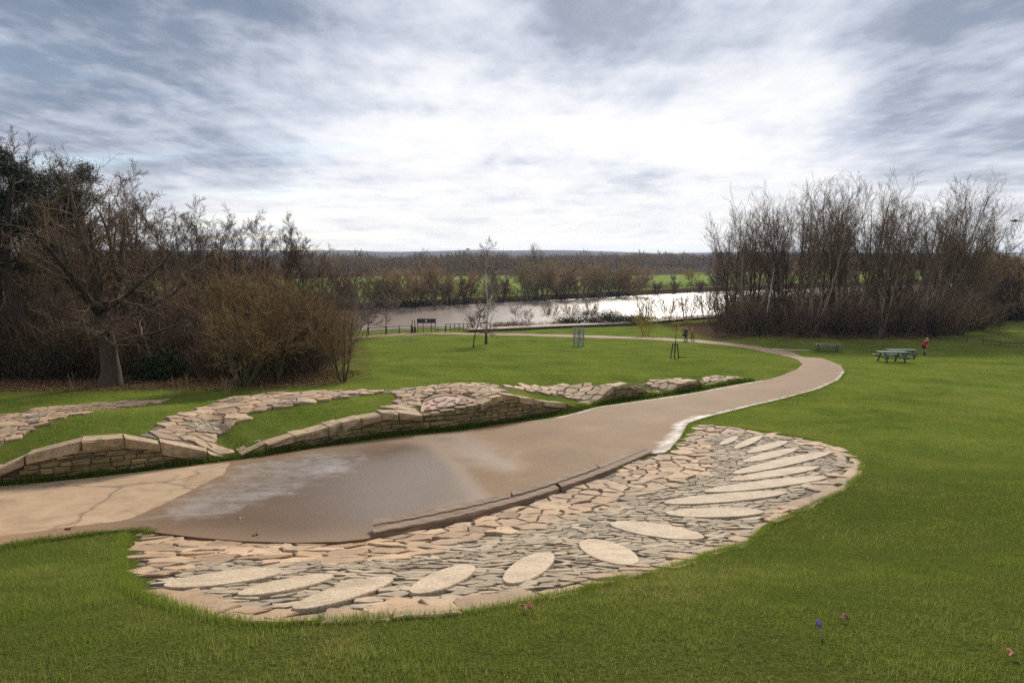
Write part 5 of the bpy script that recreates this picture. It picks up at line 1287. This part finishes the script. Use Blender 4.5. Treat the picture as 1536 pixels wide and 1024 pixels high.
for (u,lab,hh) in ((618.5,'tall thin post left of the notice board, outer of two',1.75),(622.5,'tall thin post left of the notice board, inner of two',1.7)):
    p=at(u,499); o=empty('gate_post',p); tag(o,lab,'post'); m=MB(); m.box((0,0,hh/2),(.10,.10,hh+.1),bev=.012); m.build('shaft',M['dark_wood'],o); m=MB(); m.box((0,0,.42),(.30,.16,.85),bev=.02); m.build('stub',M['dark_wood'],o)
# low boardwalk edge along the river path
bp=unproject([(704,498.5),(780,495.2),(850,491.8),(968,486.6),(1040,480),(1085,476.5)],Hbase)[:,:2]; P=dens(bp,1.5); P=smooth_line(P,4); T=np.gradient(P,axis=0); T/=np.linalg.norm(T,axis=1)[:,None]; Nn=np.stack([-T[:,1],T[:,0]],1)
o=empty('riverside_boardwalk',(float(P[:,0].mean()),float(P[:,1].mean()),h1(*P.mean(0)))); tag(o,'long low boardwalk with a pale top running beside the river','boardwalk')
def strip(f0,f1,z0,z1):
    m=MB(); zz=H(P[:,0],P[:,1])
    rings=[[(*(P[i]+Nn[i]*f0),zz[i]+z0),(*(P[i]+Nn[i]*f1),zz[i]+z0),(*(P[i]+Nn[i]*f1),zz[i]+z1),(*(P[i]+Nn[i]*f0),zz[i]+z1)] for i in range(len(P))]; m.loft(rings); return m
x_=strip(-.05,2.0,.30,.40).build('deck',M['buff'],o); x_.matrix_parent_inverse=Matrix.Translation(o.location).inverted()
x_=strip(0,.12,-.1,.298).build('fascia',M['dark_wood'],o); x_.matrix_parent_inverse=Matrix.Translation(o.location).inverted()
# wire tree guard with a whip inside
p=at(868,519); s=mpp(p); hh=28*s; o=empty('tree_guard',p); tag(o,'round galvanised wire mesh guard standing on the lawn','tree guard')
R_=.52
for k in range(3):
    m=MB(); a=2*PI*k/3+.4; m.box((R_*math.cos(a),R_*math.sin(a),hh*.47),(.07,.07,hh*.96+.1),bev=.01); m.build('stake',M['grey_wood'],o)
m=MB()
for k in range(34): a=2*PI*k/34; m.tube([(R_*1.05*math.cos(a),R_*1.05*math.sin(a),.02),(R_*1.05*math.cos(a),R_*1.05*math.sin(a),hh)],[.010,.010],4)
for z_ in np.linspace(.05,hh,16): m.tube([(R_*1.05*math.cos(2*PI*k/24),R_*1.05*math.sin(2*PI*k/24),z_) for k in range(25)],.009,4)
m.build('wire_mesh',M['wire'],o)
plant('sapling','young_tree',p,hh*1.0,'thin sapling growing inside the wire mesh guard','tree',None,1.0,.28)
# staked sapling
t=Tree(99); t.stems(1,3.7,.035,(0,2),seg=8,wig=.04,up=.03,tip=.4); t.branch(11,(.48,1),(70,12),.42,.4,.6,.012,7,.10,-.06,.4); t.branch(7,(.2,1),(45,12),.6,.3,.7,.009,4,.1,-.16,.6)
proto('weeping',t,(0,),(1,2),M['bark_dark'],M['tw_yellow'],(6,),(3,3))
p=at(1012,537); s=mpp(p); plant('weeping','young_tree',p,76*s,'young weeping tree with yellowish twigs held by dark stakes','tree',None,.5,1.15)
o=empty('tree_stakes',p); tag(o,'three dark leaning stakes round the young weeping tree','tree stakes')
for k,a in enumerate((.3,2.4,4.4)):
    m=MB(); m.tube([(.34*math.cos(a),.34*math.sin(a),-.1),(.17*math.cos(a),.17*math.sin(a),1.08)],[.045,.04],7); m.build('stake',M['dark_wood'],o)
m=MB(); m.tube([(.17*math.cos(a),.17*math.sin(a),1.0) for a in (.3,2.4,4.4,.3)],.03,5); m.build('tie_rail',M['dark_wood'],o)
m=MB(); m.tube([(.34,.1,.06),(.75,-.02,.06),(.78,-.02,.16)],.025,5); m.build('foot_bar',M['dark_wood'],o)
# bollard by the clump
p=at(1072,498); o=empty('wooden_bollard',p); tag(o,'short dark wooden bollard in rough grass left of the willow clump','bollard'); m=MB(); m.tube([(0,0,-.1),(0,0,.72)],[.11,.10],8); m.build('post',M['dark_wood'],o); m=MB(); m.tube([(0,0,.721),(0,0,.80)],[.12,.05],8); m.build('cap',M['dark_wood'],o)
# low fence line in the right field
fence('field_fence',[(1395,512),(1450,513),(1500,519),(1560,521)],'low sagging post and wire line across the right hand field',(.8,),.55,2.2,.03,'dark_wood')
# houses along the far ridge
HG='houses along the far ridge'
HL=['leftmost small brown roofed house on the far ridge','second small house from the left on the far ridge','third small house from the left on the far ridge','pale house in the middle of the far ridge','brown roofed house just right of the pale ridge house','small house left of the white gabled house on the far ridge','white gabled house on the far ridge','small brick house right of the white gabled house','last brick house on the far ridge before the willow clump']
for i,(u,lab) in enumerate(zip((833,856,876,922,945,970,996,1018,1040),HL)):
    Yh=640+(i*37%50); x_=(u-768)/900*Yh; z_=h1(x_,Yh); o=empty('ridge_house',(x_,Yh,z_),.3*math.sin(i*2.1)); tag(o,lab,'house',HG)
    Wd=9+(i*3%5); m=MB(); m.box((0,0,2.6),(Wd,7,5.2)); m.build('wall',M['white'] if i in (3,6) else M['brick'],o)
    m=MB(); e=.4; m._add([(-Wd/2-e,-3.9,5.1),(Wd/2+e,-3.9,5.1),(Wd/2+e,3.9,5.1),(-Wd/2-e,3.9,5.1),(-Wd/2-e,0,8.0),(Wd/2+e,0,8.0)],[(0,1,5,4),(2,3,4,5),(0,4,3),(1,2,5),(3,2,1,0)]); rf=m.build('roof',M['rooft'],o)
    m=MB(); m.box((Wd*.3,0,8.2),(.9,.9,1.6)); m.build('chimney',M['brick'],rf)
    for k in (-.27,.27):
        m=MB(); m.box((Wd*k,-3.52,3.6),(1.5,.08,1.3)); m.build('window',M['board'],o)
# birds
def bird(u,v,dist,label,rz,sp):
    d=rays([(u,v)])[0]; o=empty('bird',tuple(d/np.linalg.norm(d)*dist),rz); tag(o,label,'bird')
    m=MB(); m.loft([ell((0,0,0),.001,.001,8)]+[[(r*math.cos(2*PI*k/8),y,r*math.sin(2*PI*k/8)) for k in range(8)] for y,r in ((-.20,.02),(-.1,.06),(.03,.075),(.13,.05),(.18,.045),(.22,.02),(.26,.004))][0:7],True) if False else m.loft([[(r*math.cos(2*PI*k/8),y,r*math.sin(2*PI*k/8)) for k in range(8)] for y,r in ((-.26,.05),(-.18,.03),(-.08,.06),(.03,.075),(.13,.05),(.18,.045),(.22,.02),(.27,.004))])
    for s in (-1,1):
        V=[(s*.05,.06,.03),(s*.05,-.08,.03),(s*.26,-.06,.11),(s*.26,.10,.12),(s*sp,-.03,.05),(s*sp,.02,.055)]
        V2=[(a,b,c-.012) for a,b,c in V]; m._add(V+V2,[(0,1,2,3),(3,2,4,5),(9,8,7,6),(11,10,8,9),(0,3,9,6),(3,5,11,9),(5,4,10,11),(4,2,8,10),(2,1,7,8),(1,0,6,7)])
    m.build('body',M['feather'],o,True)
bird(1522,331.5,62,'dark bird flying at the right edge above the field trees',rad(70),.42)
bird(702,374,75,'small dark bird beside the top of the silver birch',rad(-60),.34)
# fallen leaves and the crocus
def leaf(u,v,size,rz,mat,label,lobes=5,lift=.03):
    p=at(u,v); o=empty('fallen_leaf',(p.x,p.y,p.z+lift),rz); tag(o,label,'leaf')
    n=lobes*6; V=[(0,0,.012)];r2=random.Random(int(u))
    for k in range(n):
        a=2*PI*k/n; r=size*(.36+.34*abs(math.sin(a*lobes/2))**1.6)*(1+.10*r2.uniform(-1,1)); V.append((r*math.cos(a),r*.72*math.sin(a),.30*size*math.sin(a*2+1)*(.5+r2.random()*.5)))
    F=[(0,1+k,1+(k+1)%n) for k in range(n)]; m=MB(); m._add(V,F); V2=[(a,b,c-.003) for a,b,c in V]; m._add(V2,[(f[2],f[1],f[0]) for f in F]); m.build('blade',mat,o)
    m=MB(); m.tube([(0,0,.008),(size*.5,.02,.01),(size*.95,.05,.03)],[.003,.0025,.002],5); m.build('stalk',mat,o)
leaf(790,918,.085,.3,M['leaf_orange'],'orange lobed dead leaf on the grass just below the stone fan',5,.055)
leaf(1516,988,.045,1.2,M['leaf_orange'],'orange brown dead leaf on the grass in the bottom right corner',4,.04)
leaf(1265,933,.06,.7,M['leaf_brown'],'dark brown dead leaf on the grass above the crocus',4,.04)
leaf(363,780,.10,.2,M['leaf_buff'],'pale buff dead leaf on the wet path',5,.045)
leaf(383,806,.07,1.0,M['leaf_brown'],'dark dead leaf on the wet path above the stone fan',4,.045)
leaf(103,797,.08,.1,M['leaf_brown'],'dark dead leaf at the left edge of the path',4,.045)
p=at(1229,953); o=empty('crocus',(p.x,p.y,p.z+.01),.4); tag(o,'single violet crocus lying in the grass at the lower right','flower')
m=MB(); m.loft([[(r*math.cos(2*PI*k/7)+x0,r*math.sin(2*PI*k/7),z0) for k in range(7)] for x0,z0,r in ((0,.045,.004),(-.006,.06,.014),(-.014,.085,.016),(-.024,.11,.003))]); m.build('petals',M['crocus'],o,True)
m=MB(); m.tube([(.03,-.01,.0),(.01,0,.03),(0,0,.047)],[.003,.003,.003],5); m.tube([(-.024,0,.11),(-.035,0,.125)],[.003,.001],4); m.build('stem',M['stem'],o)
# shallow puddle on the far lawn
pu=upxy([(600,511.5),(606,509.5),(616,508.8),(626,508.6),(629,509.4),(618,510.4),(608,511.6)]); V,Fp=fill(dens(np.concatenate([pu,pu[:1]]),.4)[:-1],.8,.035); o=obj_from_mesh('puddle',mesh_np('puddle',V,Fp,M['puddle'],smooth=True)); tag(o,kind='structure')

# ------------------------------------------------------------------ air
if HAZE>0:
    m=MB(); m.box((0,2330,6.5),(9400,4900,57)); t=NT('air'); pv=t.n('ShaderNodeVolumePrincipled'); pv.inputs['Color'].default_value=(.62,.76,1.0,1); pv.inputs['Density'].default_value=HAZE; pv.inputs['Anisotropy'].default_value=.3; t.l(pv.outputs[0],t.out.inputs['Volume'])
    hz_=m.build('haze',t.m); tag(hz_,kind='stuff')
# ------------------------------------------------------------------ world, sun, camera
SUN_EL=rad(30); SUN_AZ=rad(14)      # to the right of the view axis (+Y)
w=bpy.data.worlds.new('World'); SC.world=w; w.use_nodes=True; nt=w.node_tree; nt.nodes.clear()
N=lambda t,**k:[(lambda n:[setattr(n,a,b) for a,b in k.items()] and n or n)(nt.nodes.new(t))][0]
def Lk(a,b): nt.links.new(a,b)
def mth(op,a,b=0.0,clamp=False):
    x=N('ShaderNodeMath',operation=op,use_clamp=clamp)
    for s,v in ((x.inputs[0],a),(x.inputs[1],b)):
        if isinstance(v,(int,float)): s.default_value=v
        else: Lk(v,s)
    return x.outputs[0]
def rmp(fac,stops):
    r=N('ShaderNodeValToRGB'); e=r.color_ramp.elements
    while len(e)<len(stops): e.new(.5)
    for i,(p,c) in enumerate(stops): e[i].position=p; e[i].color=(*c,1)
    Lk(fac,r.inputs[0]); return r.outputs[0]
def mxc(f,a,b,mode='MIX'):
    x=N('ShaderNodeMix',data_type='RGBA',blend_type=mode)
    for s,v in ((x.inputs[0],f),(x.inputs[6],a),(x.inputs[7],b)):
        if isinstance(v,(int,float)): s.default_value=v
        elif isinstance(v,tuple): s.default_value=(*v,1)
        else: Lk(v,s)
    return x.outputs[2]
def mr(v,a,b,c,d,smooth=True):
    x=N('ShaderNodeMapRange'); x.interpolation_type='SMOOTHSTEP' if smooth else 'LINEAR'; Lk(v,x.inputs[0])
    for i,q in enumerate((a,b,c,d)): x.inputs[i+1].default_value=q
    return x.outputs[0]
sky=N('ShaderNodeTexSky',sky_type='NISHITA',sun_disc=False,sun_elevation=SUN_EL,sun_rotation=SUN_AZ,air_density=1.0,dust_density=.6)
bg1=N('ShaderNodeBackground'); bg1.inputs[1].default_value=.10; Lk(sky.outputs[0],bg1.inputs[0])
tc=N('ShaderNodeTexCoord'); sx=N('ShaderNodeSeparateXYZ'); Lk(tc.outputs['Generated'],sx.inputs[0])
X,Y,Z=sx.outputs
# cloud deck on a horizontal plane seen in perspective
den=mth('ADD',mth('MAXIMUM',Z,0.0),.10)
U=mth('DIVIDE',X,den); Vv=mth('DIVIDE',Y,den)
cv=N('ShaderNodeCombineXYZ'); Lk(U,cv.inputs[0]); Lk(Vv,cv.inputs[1])
def nz(scale,detail,rough,loc=(0,0,0),rot=0.0,sc=(1,1,1),dist=0.0):
    mp=N('ShaderNodeMapping'); mp.inputs['Location'].default_value=loc; mp.inputs['Rotation'].default_value=(0,0,rot); mp.inputs['Scale'].default_value=sc; Lk(cv.outputs[0],mp.inputs[0])
    x=N('ShaderNodeTexNoise'); x.inputs['Scale'].default_value=scale; x.inputs['Detail'].default_value=detail; x.inputs['Roughness'].default_value=rough; x.inputs['Distortion'].default_value=dist
    Lk(mp.outputs[0],x.inputs['Vector']); return x.outputs['Fac']
big=nz(.55,3,.5,(BIGX,BIGY,0),.35,(1,.75,1),.4)
mid=nz(1.5,7,.58,(.4,2.2,0),.5,(1.15,.75,1),.25)
fine=nz(5.0,6,.6,(1.2,.3,0),.4,(1.2,.8,1),.2)
streak=nz(1.5,6,.55,(5,1,0),-.42,(.38,2.0,1),.25)
d=mth('ADD',mth('ADD',mth('MULTIPLY',big,.32),mth('MULTIPLY',mid,.38)),mth('ADD',mth('MULTIPLY',fine,.16),mth('MULTIPLY',streak,.14)))
# direction terms: glow of the veiled sun, darker upper left, dark bank right
def dirdot(az,el):
    v=(math.sin(rad(az))*math.cos(rad(el)),math.cos(rad(az))*math.cos(rad(el)),math.sin(rad(el)))
    n=N('ShaderNodeVectorMath',operation='DOT_PRODUCT'); Lk(tc.outputs['Generated'],n.inputs[0]); n.inputs[1].default_value=v; return n.outputs['Value']
glow=mr(dirdot(7,2),.84,1.0,0,1); 
dark1=mr(dirdot(-40,24),.90,1.0,0,1); dark2=mr(dirdot(38,13),.975,1.0,0,1); dark3=mr(dirdot(12,25),.95,1.0,0,1)
dd=mth('ADD',mth('ADD',d,mth('MULTIPLY',glow,.085)),mr(Z,.12,.42,.05,.0)); dd=mth('SUBTRACT',dd,mth('MULTIPLY',dark1,.14)); dd=mth('SUBTRACT',dd,mth('MULTIPLY',dark2,.10)); dd=mth('SUBTRACT',dd,mth('MULTIPLY',dark3,.055))
back=mr(Y,-.25,.45,.0,0); dd=mth('ADD',dd,back)
ccol=rmp(dd,[(.33,(.085,.11,.16)),(.41,(.19,.225,.30)),(.475,(.40,.44,.53)),(.53,(.53,.565,.645)),(.60,(.71,.725,.765)),(.71,(.88,.865,.835))])
hz=mr(Z,.0,.16,1,0); ccol=mxc(mth('MULTIPLY',hz,.55),ccol,(.84,.815,.77))
bg2=N('ShaderNodeBackground'); bg2.inputs[1].default_value=CLOUD; Lk(ccol,bg2.inputs[0])
cover=mr(dd,.37,.47,.85,1); clear=mr(mth('SUBTRACT',nz(.9,4,.5,(7,3,0),.2,(.5,1.6,1)),mr(X,-.35,.05,0,.25)),.46,.66,0,.5); clear=mth('SUBTRACT',1.0,mth('MULTIPLY',clear,mr(Z,.13,.30,1,0))); cover=mth('MULTIPLY',cover,clear)
ms=N('ShaderNodeMixShader'); Lk(cover,ms.inputs[0]); Lk(bg1.outputs[0],ms.inputs[1]); Lk(bg2.outputs[0],ms.inputs[2])
wo=N('ShaderNodeOutputWorld'); Lk(ms.outputs[0],wo.inputs['Surface'])
sl_=bpy.data.lights.new('sun','SUN'); sl_.energy=SUNE; sl_.angle=rad(14); sl_.color=(1,.93,.82)
so=link(bpy.data.objects.new('sun',sl_)); sd=Vector((math.sin(SUN_AZ)*math.cos(SUN_EL),math.cos(SUN_AZ)*math.cos(SUN_EL),math.sin(SUN_EL)))
so.rotation_euler=(-sd).to_track_quat('-Z','Y').to_euler(); so.location=(0,0,60)
cam=bpy.data.cameras.new('camera'); cam.sensor_width=36; cam.lens=36*FPX/1536; cam.clip_start=.05; cam.clip_end=12000
co_=link(bpy.data.objects.new('camera',cam)); co_.rotation_euler=(PI/2-PITCH,0,0); SC.camera=co_
vs=SC.view_settings; vs.view_transform='Standard'; vs.look='None'; vs.gamma=1; vs.exposure=EXPO; vs.use_curve_mapping=False
SC.cycles.max_bounces=6; SC.cycles.diffuse_bounces=3; SC.cycles.glossy_bounces=2; SC.cycles.transparent_max_bounces=4; SC.cycles.volume_bounces=0
SC.cycles.use_denoising=False; SC.cycles.sample_clamp_indirect=1.5; SC.cycles.sample_clamp_direct=6; SC.cycles.caustics_reflective=False; SC.cycles.caustics_refractive=False
